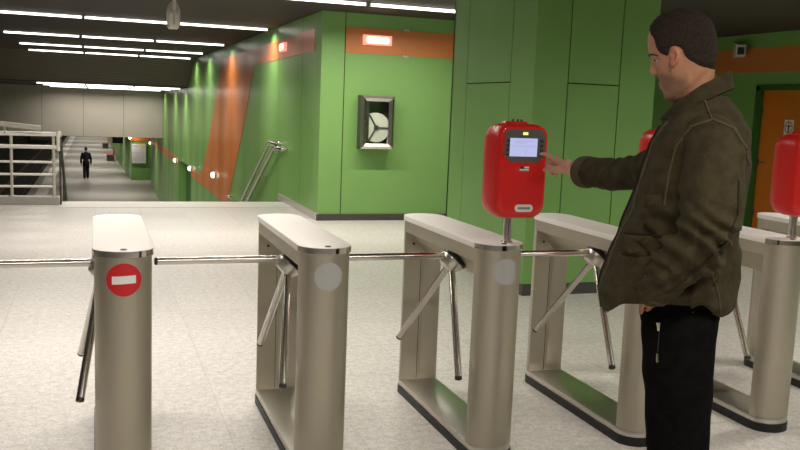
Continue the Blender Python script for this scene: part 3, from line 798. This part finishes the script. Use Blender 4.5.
def mesh_obj(name, me, m, parent=None):
    o = bpy.data.objects.new(name, me); C.objects.link(o); me.materials.clear(); me.materials.append(M[m])
    if parent: o.parent = parent
    return o

# local frame of the man: +x where he faces, +y his left, +z up
HEADF = [  # z, front of face (no nose), back of skull, half width
    (1.628, .040, .010, .020), (1.636, .070, -.002, .038), (1.650, .081, -.010, .050), (1.672, .090, -.020, .060), (1.695, .098, -.035, .0655),
    (1.715, .107, -.050, .069), (1.735, .114, -.060, .072), (1.752, .121, -.062, .074), (1.770, .128, -.066, .0755), (1.788, .141, -.067, .0765),
    (1.815, .148, -.067, .0775), (1.840, .150, -.064, .078), (1.865, .146, -.058, .076), (1.890, .134, -.048, .069), (1.908, .117, -.030, .058), (1.922, .092, -.006, .042), (1.930, .065, .022, .022), (1.932, .050, .038, .008)]
def head_point(z, t):
    fr, bk, hw = interp(HEADF, z)
    c = bk + (fr - bk) * .46
    ct, st = math.cos(t), math.sin(t)
    e = .80
    x = c + (fr - c if ct > 0 else c - bk) * math.copysign(abs(ct) ** (e if ct < 0 else .92), ct)
    y = hw * math.copysign(abs(st) ** .86, st)
    # features: eye sockets, cheek bones, cheek hollow
    if ct > 0:
        g = lambda zz, tt, sz, stt: math.exp(-((z - zz) / sz) ** 2 - ((abs(t) - tt) / stt) ** 2)
        x -= .010 * g(1.763, .42, .011, .22)
        x += .005 * g(1.784, .35, .007, .35)
        x += .004 * g(1.735, .75, .014, .3)
        x -= .004 * g(1.70, .8, .016, .35)
    return x, y

def build_head(bm):
    zs = [1.628 + (1.932 - 1.628) * k / 60 for k in range(61)]
    rings = []
    for z in zs:
        rings.append([Vector((*head_point(z, -PI + 2 * PI * k / 56), z)) for k in range(56)])
    loft(bm, rings)
    chain(bm, [(.122, 0, 1.776), (.1235, 0, 1.755), (.1255, 0, 1.734), (.1245, 0, 1.727)], [(.0085, .010), (.0095, .010), (.0115, .0105), (.0100, .0085)], 14)   # nose
    for s in (-1, 1):
        chain(bm, [(.110, s * .012, 1.726), (.117, s * .011, 1.7245)], [.0075, .0075], 10)                              # nostril wings
        chain(bm, [(.068, s * .028, 1.655), (.015, s * .052, 1.690), (.012, s * .060, 1.73)], [.018, .016, .014], 12)   # jaw line
        # ear
        chain(bm, [(.064, s * .074, 1.748), (.055, s * .080, 1.757), (.048, s * .086, 1.774), (.051, s * .088, 1.790), (.060, s * .085, 1.797), (.070, s * .078, 1.789), (.071, s * .075, 1.776)],
              [.0065, .006, .0058, .006, .006, .0055, .004], 10)
        chain(bm, [(.060, s * .0745, 1.752), (.058, s * .077, 1.768), (.060, s * .077, 1.786)], [(.004, .008), (.004, .013), (.004, .011)], 10, (0, 1, 0))
        chain(bm, [(.066, s * .074, 1.748), (.068, s * .0755, 1.762)], [.005, .005], 8)
    chain(bm, [(.088, -.02, 1.6885), (.0985, 0, 1.6915), (.088, .02, 1.6885)], [(.004, .004), (.007, .006), (.004, .004)], 10)   # upper lip
    chain(bm, [(.084, -.018, 1.6785), (.0945, 0, 1.6775), (.084, .018, 1.6785)], [(.004, .004), (.007, .0055), (.004, .004)], 10)  # lower lip
    chain(bm, [(.064, -.012, 1.650), (.070, 0, 1.648), (.064, .012, 1.650)], [.013, .014, .013], 12)                              # chin

def hand_right(bm0):
    bm = bmesh.new()
    Wp = Vector((.425, -.600, 1.346))
    K = [Vector((.505, -.652, 1.382)), Vector((.512, -.668, 1.371)), Vector((.507, -.682, 1.359)), Vector((.496, -.692, 1.347))]
    chain(bm, [Wp - Vector((.06, -.045, -.005)), Wp, Wp + Vector((.03, -.02, .012))], [(.026, .030), (.024, .029), (.022, .034)], 16, (0, 1, 0))
    for k, r in zip(K, (.0135, .0135, .0130, .012)):
        chain(bm, [Wp + Vector((.008, -.004, .002)) + (k - K[1]) * .55, (Wp + k) / 2 + (k - K[1]) * .15, k], [.018, .0165, r], 12)
    chain(bm, [K[0], (.536, -.676, 1.396), (.558, -.690, 1.400), (.5765, -.7005, 1.399)], [.0105, .0095, .0085, .0068], 12)
    chain(bm, [K[1], (.540, -.694, 1.364), (.541, -.697, 1.343), (.524, -.686, 1.330)], [.0108, .0100, .0092, .0080], 12)
    chain(bm, [K[2], (.530, -.706, 1.345), (.530, -.707, 1.326), (.512, -.694, 1.316)], [.0105, .0096, .0088, .0078], 12)
    chain(bm, [K[3], (.514, -.711, 1.334), (.513, -.710, 1.317), (.498, -.699, 1.310)], [.0095, .0086, .0080, .0070], 12)
    chain(bm, [(.448, -.603, 1.345), (.480, -.617, 1.342), (.512, -.630, 1.341), (.538, -.647, 1.338), (.550, -.656, 1.335)], [.018, .0155, .0118, .0105, .0080], 12)
    bmesh.ops.translate(bm, vec=(.010, .009, .006), verts=bm.verts)
    tmp = bpy.data.meshes.new('t'); bm.to_mesh(tmp); bm.free(); bm0.from_mesh(tmp); bpy.data.meshes.remove(tmp)

def hand_left(bm):
    Wp = Vector((.050, .163, 1.025))
    chain(bm, [Wp + Vector((-.03, .02, .05)), Wp, Wp + Vector((.005, -.015, -.04))], [(.024, .029), (.022, .028), (.020, .036)], 14, (0, 1, 0))
    for i, o in enumerate((.028, .010, -.009, -.027)):
        k = Wp + Vector((o - .005, -.045, -.085)); ln = (.06, .068, .063, .05)[i]
        chain(bm, [Wp + Vector((o * .4, -.008, -.01)), k], [.016, .0125], 10)
        chain(bm, [k, k + Vector((.004, -.012, -.5 * ln)), k + Vector((.0, -.03, -ln))], [.0102, .0092, .0078], 10)
    chain(bm, [Wp + Vector((.022, -.012, -.02)), Wp + Vector((.045, -.022, -.055)), Wp + Vector((.050, -.034, -.09))], [.015, .012, .009], 10)

man = None
bm = bmesh.new()
build_head(bm)
chain(bm, [(-.020, 0, 1.74), (-.022, 0, 1.68), (-.038, 0, 1.62), (-.052, 0, 1.55)], [(.052, .052), (.053, .052), (.058, .058), (.085, .07)], 24)
chain(bm, [(-.06, 0, 1.52), (-.04, 0, 1.40), (-.03, 0, 1.22), (-.03, 0, 1.08), (-.03, 0, .98)], [(.15, .08), (.165, .105), (.145, .10), (.155, .11), (.15, .11)], 24)
chain(bm, [(-.045, -.15, 1.53), (.02, -.215, 1.48), (.20, -.395, 1.375), (.43, -.600, 1.352)], [.055, .055, .04, .027], 16)
chain(bm, [(-.06, .15, 1.53), (-.08, .21, 1.47), (-.08, .24, 1.24), (.050, .165, 1.035)], [.055, .055, .042, .028], 16)
for s in (-1, 1):
    chain(bm, [(-.03, s * .09, .96), (-.035, s * .095, .75), (-.05, s * .10, .52), (-.065, s * .10, .30), (-.075, s * .10, .10)], [.085, .075, .058, .05, .042], 16)
    chain(bm, [(-.10, s * .10, .055), (-.03, s * .105, .05), (.10, s * .115, .035)], [(.036, .036), (.042, .036), (.036, .022)], 14)
hand_right(bm); hand_left(bm)
me = fuse(bm, .0042, 2, 'person', .4)
MANLOC, MANROT = (1.87, 2.45, 0), math.radians(143.13)
man = mesh_obj('person', me, 'skin'); man.location = MANLOC; man.rotation_euler = (0, 0, MANROT)
tag(man, 'man in an olive jacket and black trousers pressing the screen of the red ticket machine', 'person')
HL = [(-.09, 1.738), (-.05, 1.742), (-.02, 1.748), (.012, 1.764), (.035, 1.785), (.042, 1.806), (.072, 1.812), (.0745, 1.778), (.084, 1.776), (.094, 1.782), (.108, 1.789), (.119, 1.806), (.126, 1.832), (.138, 1.848), (.150, 1.856), (.17, 1.86)]
def hairline(x):
    for a, b in zip(HL, HL[1:]):
        if x <= b[0]: return a[1] + (b[1] - a[1]) * max(0, (x - a[0]) / (b[0] - a[0]))
    return HL[-1][1]
col = me.color_attributes.new('tone', 'FLOAT_COLOR', 'POINT')
SK, STUB, LIP, HANDC = Vector((.37, .18, .105)), Vector((.115, .065, .043)), Vector((.33, .12, .085)), Vector((.60, .33, .23))  # face tones darkened to stand in for shade; hand kept lighter
for i, v in enumerate(me.vertices):
    p = v.co; c = SK.copy()
    if p.z > 1.6 and p.x > -.1 and abs(p.y) < .1 and p.x < .16:
        s = 0.
        if p.z < 1.725 and p.x > -.005:
            lim = .045 + (p.z - 1.63) * .0
            s = min(1, max(0, (1.734 - (max(0, .095 - p.x) * .25) - p.z) / .018)) * min(1, max(0, (p.z - 1.612) / .02)) * min(1, max(0, (p.x + .002) / .03))
        if p.x > .04 and p.x < .075 and p.z < 1.78 and p.z > 1.71 and abs(p.y) > .06 and p.x > .062: s = max(s, .6)
        c = c.lerp(STUB, s * (.72 + .15 * noise.noise(p * 90)))
        if p.x > .082 and abs(p.y) < .022 and 1.673 < p.z < 1.697: c = c.lerp(LIP, .8)
        if abs(p.y) > .075 and .036 < p.x < .077 and 1.73 < p.z < 1.80: c = c.lerp(Vector((.46, .17, .11)), .6)
        if p.x > .115 and 1.71 < p.z < 1.74: c = c.lerp(Vector((.46, .20, .13)), .5)
    elif p.x > .35: c = HANDC
    col.data[i].color = (*c, 1)
# hair: a thin cap grown from the scalp
bm = bmesh.new(); bm.from_mesh(me); bm.normal_update()
def hval(p):
    if p.z < 1.70 or abs(p.y) > .1 or p.x < -.12 or p.x > .2: return -1
    return p.z - hairline(p.x) - (.010 if abs(p.y) < .03 and p.x > .1 else 0)
keep = {}
nm = {v.index: (v.co.copy(), v.normal.copy()) for v in bm.verts if hval(v.co) > -.001 and not (abs(v.co.y) > .0745 and .034 < v.co.x < .075 and v.co.z < 1.803)}
hb = bmesh.new(); mp = {}
for k, (p, n_) in nm.items():
    hv = max(0, hval(p)); d = .0005 + .0065 * min(1, hv / .022) * (.85 + .35 * noise.noise(p * 70))
    mp[k] = hb.verts.new(p + n_ * d)
for f in bm.faces:
    if all(v.index in mp for v in f.verts): hb.faces.new([mp[v.index] for v in f.verts])
bm.free()
hb.verts.ensure_lookup_table()
be = [e for e in hb.edges if len(e.link_faces) == 1]
nb = {}
for e in be:
    a, b = e.verts; nb.setdefault(a, []).append(b); nb.setdefault(b, []).append(a)
for _ in range(14):
    new = {v: (v.co * .4 + sum((w.co for w in l), Vector()) / len(l) * .6) for v, l in nb.items() if len(l) == 2}
    for v, c in new.items(): v.co = c
for _ in range(3):
    bmesh.ops.smooth_vert(hb, verts=[v for v in hb.verts if v not in nb and any(e.other_vert(v) in nb for e in v.link_edges)], factor=.5, use_axis_x=True, use_axis_y=True, use_axis_z=True)
hme = bpy.data.meshes.new('hair'); hb.to_mesh(hme); hb.free()
for p in hme.polygons: p.use_smooth = True
mesh_obj('hair', hme, 'hair', man)
bh = BVHTree.FromPolygons([v.co[:] for v in me.vertices], [p.vertices[:] for p in me.polygons])
def on_face(p, off):
    h, n_, _, _ = bh.find_nearest(Vector(p)); return h + n_ * off
for s in (-1, 1):
    bm = bmesh.new(); chain(bm, [on_face(q, .0005) for q in ((.142, s * .012, 1.779), (.140, s * .026, 1.783), (.128, s * .042, 1.784), (.112, s * .056, 1.778))], [(.003, .0028), (.0042, .0032), (.0038, .0028), (.002, .0016)], 8); obj('eyebrow', bm, 'brow', man)
    ec = on_face((.12, s * .031, 1.763), -.0075)
    bm = bmesh.new(); ball(bm, ec, .0105); eb = obj('eye', bm, 'eye', man)
    bm = bmesh.new(); ball(bm, ec + Vector((.0058, 0, -.0030)), .0060); obj('iris', bm, 'iris', eb)
    bm = bmesh.new(); ball(bm, ec + Vector((-.0004, 0, .0026)), .0114, (1, 1.12, .86)); obj('eyelid', bm, 'lid', eb)
    bm = bmesh.new(); chain(bm, [ec + Vector((.0085, -s * .009, -.0035)), ec + Vector((.0115, 0, -.0045)), ec + Vector((.0055, s * .0105, -.0050))], [.0012, .0016, .0012], 8); obj('eyelash', bm, 'brow', eb)

# jacket ----------------------------------------------------------------
JK = [  # z, front, back, half width
    (.905, .244, -.150, .235), (.930, .250, -.178, .240), (.988, .255, -.192, .240), (1.07, .233, -.196, .218), (1.188, .194, -.188, .202), (1.295, .163, -.203, .198),
    (1.40, .138, -.211, .200), (1.486, .116, -.207, .205), (1.545, .094, -.196, .185), (1.590, .074, -.172, .125), (1.625, .052, -.145, .095), (1.655, .035, -.130, .080)]
bm = bmesh.new(); rings = []
for k in range(46):
    z = .915 + (1.655 - .915) * k / 45
    fr, bk, hw = interp(JK, z); c = (fr + bk) / 2; a = (fr - bk) / 2
    ring = []
    for j in range(48):
        t = 2 * PI * j / 48; ct, st = math.cos(t), math.sin(t)
        x = c + a * math.copysign(abs(ct) ** .9, ct); y = hw * math.copysign(abs(st) ** .82, st)
        zz = z
        if z < 1.0:                                        # hem: dips at the front corner, rises at the hip
            zz += (.010 * math.exp(-((x - .08) / .09) ** 2) + .016 * max(0, (x - .225) / .03) + .012 * (1 if x < -.05 else 0)) * (1.0 - z) / .085
        zz += .105 * max(0, st) ** 1.5 * (1 - .35 * max(0, -ct)) * min(1, max(0, (1.17 - z) / .25)) * min(1, max(0, (.215 - x) / .10))
        ring.append((x, y, zz))
    rings.append(ring)
loft(bm, rings)
chain(bm, [(-.055, -.12, 1.535), (.0, -.20, 1.500), (.10, -.30, 1.392), (.20, -.395, 1.360), (.30, -.487, 1.352), (.375, -.555, 1.347)], [.080, .086, .072, .066, .0645, .0645], 22)
jme = fuse(bm, .0065, 4, 'jacket')
A1, A2 = Vector((.0, -.20, 1.47)), Vector((.375, -.555, 1.352))
def cloth_disp(p):
    n1 = noise.noise(Vector((p.x * 9, p.y * 9, p.z * 7)) + Vector((3, 1, 7)))
    d = .006 * n1
    # slack folds: diagonal over the trunk, rings over the sleeves, bunching at the elbow
    w = p.z * 46 + p.x * 30 + 5 * noise.noise(p * 6)
    d += .0035 * math.sin(w) * max(0, noise.noise(p * 5 + Vector((9, 2, 4))) + .25)
    if p.y > .17 and p.z < 1.34:
        e = math.exp(-((p.z - 1.20) / .10) ** 2)
        ww = (p.z * 1.0 - p.x * .75) * 92 + 3 * noise.noise(p * 10)
        d += .0075 * e * math.sin(ww)
        d += .004 * math.exp(-((p.z - 1.07) / .05) ** 2) * math.sin((p.z * .9 + p.x * .6) * 120)
    if p.y < -.22:
        t = (p - A1).dot((A2 - A1).normalized())
        d += .0016 * math.sin(t * 75 + 7 * noise.noise(p * 9) + 20 * (p.z - 1.4)) * (1 - .5 * math.exp(-((t - .5) / .08) ** 2))
    if p.z < 1.25 and p.y > 0 and p.x < -.05:
        d += .006 * math.sin(p.x * 60 + p.z * 18 + 4 * noise.noise(p * 7))
    return d * 1.7
nrm = [v.normal.copy() for v in jme.vertices]
for v, n_ in zip(jme.vertices, nrm): v.co = v.co + n_ * cloth_disp(v.co)
jme.update()
jk = mesh_obj('jacket', jme, 'jacket', man)
bm = bmesh.new()
chain(bm, [(-.062, .10, 1.530), (-.080, .178, 1.502), (-.086, .222, 1.40), (-.088, .250, 1.31), (-.072, .270, 1.225), (-.01, .268, 1.135), (.047, .236, 1.052), (.066, .218, 1.020)],
      [.070, .089, .096, .094, .088, .076, .060, .055], 26)
sme = fuse(bm, .0065, 3, 'sleeve')
nrm = [v.normal.copy() for v in sme.vertices]
for v, n_ in zip(sme.vertices, nrm): v.co = v.co + n_ * cloth_disp(v.co)
sme.update(); mesh_obj('sleeve', sme, 'jacket', jk)
tv = BVHTree.FromPolygons([v.co[:] for v in jme.vertices], [p.vertices[:] for p in jme.polygons])
nv = len(jme.vertices)
bv = BVHTree.FromPolygons([v.co[:] for v in jme.vertices] + [v.co[:] for v in sme.vertices], [tuple(p.vertices) for p in jme.polygons] + [tuple(i + nv for i in p.vertices) for p in sme.polygons])
def on_side(x, z, off=.004, y=.6, tree=None):
    """point of the jacket's left side at (x, z)"""
    h, n_, _, _ = (tree or bv).ray_cast(Vector((x, y, z)), Vector((0, -1, 0)))
    return (h + n_ * off) if h else None
def near(p, off=.004):
    h, n_, _, _ = bv.find_nearest(Vector(p)); return h + n_ * off
def seam(name, pts, r, m='jacket_lit_seam', side=True, per=8, tree=None):
    P = []
    for a, b in zip(pts, pts[1:]):
        for s in range(per): P.append(tuple(a[k] + (b[k] - a[k]) * s / per for k in range(len(a))))
    P.append(pts[-1]); q = []
    for p in P:
        h = on_side(p[0], p[1], .0015, tree=tree) if side else near(p, .0015)
        if h is not None and (not q or (h - q[-1]).length < .08): q.append(h)
    if len(q) > 2:
        bm = bmesh.new(); tube(bm, q, r, 8); obj(name, bm, m, jk)
def patch(name, x0, z0, x1, z1, skew, off, m, nx=10, nz=10):
    bm = bmesh.new(); g_ = {}
    for i in range(nx + 1):
        for j in range(nz + 1):
            x = x0 + (x1 - x0) * i / nx; z = z0 + (z1 - z0) * j / nz + skew * (i / nx - .5)
            e = 1 if 0 < i < nx and 0 < j < nz else 0
            h = on_side(x, z, off if e else .0008, tree=tv)
            if h is not None: g_[i, j] = bm.verts.new(h)
    for i in range(nx):
        for j in range(nz):
            q = [g_.get(k) for k in ((i, j), (i + 1, j), (i + 1, j + 1), (i, j + 1))]
            if all(q): bm.faces.new(q)
    return obj(name, bm, m, jk)
seam('shoulder_seam', [(.052, 1.30), (.045, 1.40), (.030, 1.49), (-.01, 1.553), (-.07, 1.578), (-.13, 1.555), (-.17, 1.50), (-.195, 1.44)], .0042)
seam('yoke_seam', [(-.045, 1.64), (-.06, 1.60), (-.07, 1.575)], .003)
seam('sleeve_seam', [(-.155, 1.40), (-.160, 1.30), (-.13, 1.215), (-.055, 1.125), (.02, 1.045)], .0032, 'jacket_dark')
seam('side_seam', [(-.11, 1.09), (-.135, 1.02), (-.15, .95)], .0025)
seam('front_placket', [(.075, .10, 1.58), (.105, .085, 1.49), (.125, .085, 1.40), (.150, .085, 1.295), (.182, .085, 1.188), (.22, .085, 1.07), (.242, .085, .99), (.235, .085, .93)], .0035, side=False)
seam('zipper', [(.085, .02, 1.55), (.116, .012, 1.486), (.138, .012, 1.40), (.163, .012, 1.295), (.194, .012, 1.188), (.233, .012, 1.07), (.255, .012, .988), (.245, .012, .93)], .005, 'jacket_dark', side=False)
pk = patch('pocket', .045, 1.03, .190, 1.135, -.014, .007, 'jacket')
patch('pocket_flap', .025, 1.135, .172, 1.200, -.012, .012, 'jacket', 14, 6)
seam('pocket_seam', [(.168, 1.197), (.10, 1.203), (.030, 1.208)], .0045, 'jacket_dark', tree=tv)
seam('flap_edge', [(.171, 1.127), (.10, 1.133), (.03, 1.139)], .0035, 'jacket_dark', tree=tv)
patch('chest_pocket_flap', .06, 1.29, .125, 1.33, -.01, .006, 'jacket', 10, 5)
# cuffs
def cuff(p, d, r, name='cuff'):
    p = Vector(p); d = Vector(d).normalized(); bm = bmesh.new()
    lathe(bm, [(r - .010, .006), (r, .010), (r + .003, .0), (r + .004, -.03), (r + .001, -.042), (r - .012, -.042)], 28, p, d); return obj(name, bm, 'jacket_lit_seam', jk)
cuff((.064, .218, 1.022), (.10, -.05, -.16), .052)
cuff((.388, -.567, 1.346), (.40, -.375, -.03), .0625)
# collar: a folded band around the neck
bm = bmesh.new(); rings = []
n = 40
for (off, z_add, k) in ((.000, -.030, 0), (.012, -.028, 1), (.020, -.022, 2), (.010, .022, 3), (.004, .033, 4), (-.006, .030, 5), (-.010, -.02, 6)):
    ring = []
    for j in range(n):
        t = 2 * PI * j / n; ct, st = math.cos(t), math.sin(t)
        cz = 1.655 - .052 * ct + (.0 if ct < .0 else -.022 * ct)
        x = -.030 + (.086 + off + .014 * max(0, ct)) * ct; y = (.076 + off) * st
        dz = z_add * (1 if ct < .7 else 1 - .6 * (ct - .7) / .3)
        ring.append(Vector((x, y, cz + dz)) + Vector((.004 * noise.noise(Vector((ct * 3, st * 3, k))), 0, .004 * noise.noise(Vector((ct * 2, st * 2, k + 5))))))
    rings.append(ring)
loft(bm, rings, cap=False)
cl = obj('collar', bm, 'jacket', jk)
# trousers ---------------------------------------------------------------
bm = bmesh.new()
chain(bm, [(-.02, 0, 1.04), (-.02, 0, .96), (-.025, 0, .90)], [(.175, .122), (.180, .132), (.178, .130)], 26)
for s in (-1, 1):
    chain(bm, [(-.022, s * .088, .93), (-.028, s * .092, .80), (-.042, s * .096, .62), (-.054, s * .10, .46), (-.066, s * .10, .30), (-.078, s * .10, .12), (-.082, s * .10, .05)],
          [(.094, .124), (.098, .120), (.096, .109), (.090, .100), (.086, .094), (.088, .094), (.090, .097)], 22)
tme = fuse(bm, .009, 4, 'trousers')
nrm = [v.normal.copy() for v in tme.vertices]
for v, n_ in zip(tme.vertices, nrm):
    p = v.co; v.co = p + n_ * (.005 * noise.noise(p * 8) + .004 * math.sin(p.z * 40 + p.x * 30 + 4 * noise.noise(p * 5)) * (.3 + max(0, noise.noise(p * 4))))
tme.update(); tr = mesh_obj('trousers', tme, 'trousers', man)
bt = BVHTree.FromPolygons([v.co[:] for v in tme.vertices], [p.vertices[:] for p in tme.polygons])
def on_tr(x, z, off=.003):
    h, n_, _, _ = bt.ray_cast(Vector((x, .6, z)), Vector((0, -1, 0))); return h + n_ * off
bm = bmesh.new(); q = [on_tr(.036, .90 - .009 * k, .002) for k in range(13)]; tube(bm, q, .0022, 6); obj('pocket_zip', bm, 'jacket_dark', tr)
bm = bmesh.new(); a, b = on_tr(.040, .915, .006), on_tr(.037, .888, .006); tube(bm, [a, b], [.007, .004], 8); obj('zip_pull', bm, 'zip', tr); bm = bmesh.new()
a, b = on_tr(.035, .812, .004), on_tr(.033, .785, .004); tube(bm, [a, b], [.0035, .0045], 8); obj('zip_pull', bm, 'zip', tr)
for s in (-1, 1):
    bm = bmesh.new()
    chain(bm, [(-.115, s * .10, .055), (-.06, s * .102, .060), (.02, s * .108, .052), (.10, s * .116, .042), (.135, s * .118, .036)], [(.040, .045), (.045, .052), (.047, .046), (.044, .036), (.034, .028)], 20)
    sh = obj('shoe', bm, 'shoe', man)
    bm = bmesh.new(); prism(bm, [(-.155 + .30 * (1 - math.cos(2 * PI * k / 28)) / 2, s * (.10 + .016 * (1 - math.cos(2 * PI * k / 28)) / 2) + .050 * math.sin(2 * PI * k / 28)) for k in range(28)], 0, .022); obj('sole', bm, 'rubber', sh)

# distant walker, seen from behind ---------------------------------------
bm = bmesh.new(); K_ = 1.86 / 1.80
def far_chain(b, pts, r, n=14): chain(b, [tuple(c * K_ for c in p) for p in pts], [tuple(x * K_ for x in q) if isinstance(q, tuple) else q * K_ for q in r], n)
far_chain(bm, [(0, 0, 1.79 - .11), (0, .01, 1.69)], [.080, .095]); far_chain(bm, [(0, 0, 1.62), (0, 0, 1.48)], [.055, .06])
far_chain(bm, [(0, 0, 1.44), (0, 0, 1.2), (0, 0, .95)], [(.17, .09), (.15, .10), (.15, .10)])
for s in (-1, 1):
    far_chain(bm, [(s * .18, 0, 1.43), (s * .24, -.01, 1.15), (s * .255, .06 * s, .90)], [.05, .042, .03]); far_chain(bm, [(s * .255, .06 * s, .90), (s * .25, .07 * s, .83), (s * .245, .08 * s, .76)], [(.02, .035), (.022, .04), (.014, .025)])
    for i in range(4): far_chain(bm, [(s * .252, (.07 + .018 * i - .027) * s, .80), (s * .245, (.075 + .018 * i - .027) * s, .735 + .006 * abs(i - 1.5))], [.009, .007], 8)
    far_chain(bm, [(s * .25, .11 * s, .85), (s * .235, .13 * s, .80)], [.010, .008], 8)
    far_chain(bm, [(s * .09, 0, .95), (s * .085, .10 * s + .03, .52), (s * .08, .16 * s - .03, .08)], [.085, .06, .045]); far_chain(bm, [(s * .08, .16 * s - .06, .04), (s * .08, .16 * s + .12, .035)], [.035, .028])
fme = fuse(bm, .012, 2, 'person'); far = mesh_obj('person', fme, 'skin'); far.location = (-.49, 54.2, ZP)
c2 = fme.color_attributes.new('tone', 'FLOAT_COLOR', 'POINT')
for i in range(len(fme.vertices)): c2.data[i].color = (.42, .23, .16, 1)
tag(far, 'person in dark clothes walking away along the platform below', 'person')
bm = bmesh.new(); far_chain(bm, [(0, -.01, 1.69), (0, -.012, 1.73)], [.092, .088]); obj('hair', bm, 'hair', far)
bm = bmesh.new(); far_chain(bm, [(0, 0, 1.46), (0, 0, 1.40), (0, 0, 1.2), (0, 0, .86)], [(.17, .11), (.25, .14), (.245, .15), (.23, .15)])
for s in (-1, 1): far_chain(bm, [(s * .18, 0, 1.43), (s * .25, -.01, 1.15), (s * .262, .06 * s, .91)], [.075, .07, .055])
mesh_obj('jacket', fuse(bm, .02, 3, 'jacket'), 'dark_cloth', far)
bm = bmesh.new(); far_chain(bm, [(0, 0, .98), (0, 0, .9)], [(.17, .12), (.17, .12)])
for s in (-1, 1): far_chain(bm, [(s * .09, 0, .95), (s * .085, .10 * s + .03, .52), (s * .08, .16 * s - .03, .10)], [.105, .088, .075])
mesh_obj('trousers', fuse(bm, .02, 3, 'trousers'), 'dark_cloth', far)
for s in (-1, 1):
    bm = bmesh.new(); far_chain(bm, [(s * .08, .16 * s - .08, .05), (s * .08, .16 * s + .13, .042)], [.045, .04]); obj('shoe', bm, 'shoe', far)

# ------------------------------------------------------------------ world and colour
w = bpy.data.worlds.new('world'); bpy.context.scene.world = w; w.use_nodes = True
w.node_tree.nodes['Background'].inputs[0].default_value = (.30, .27, .23, 1); w.node_tree.nodes['Background'].inputs[1].default_value = .05
vs = bpy.context.scene.view_settings
vs.view_transform = 'Standard'; vs.look = 'None'; vs.gamma = 1.; vs.use_curve_mapping = False; vs.exposure = 1.14
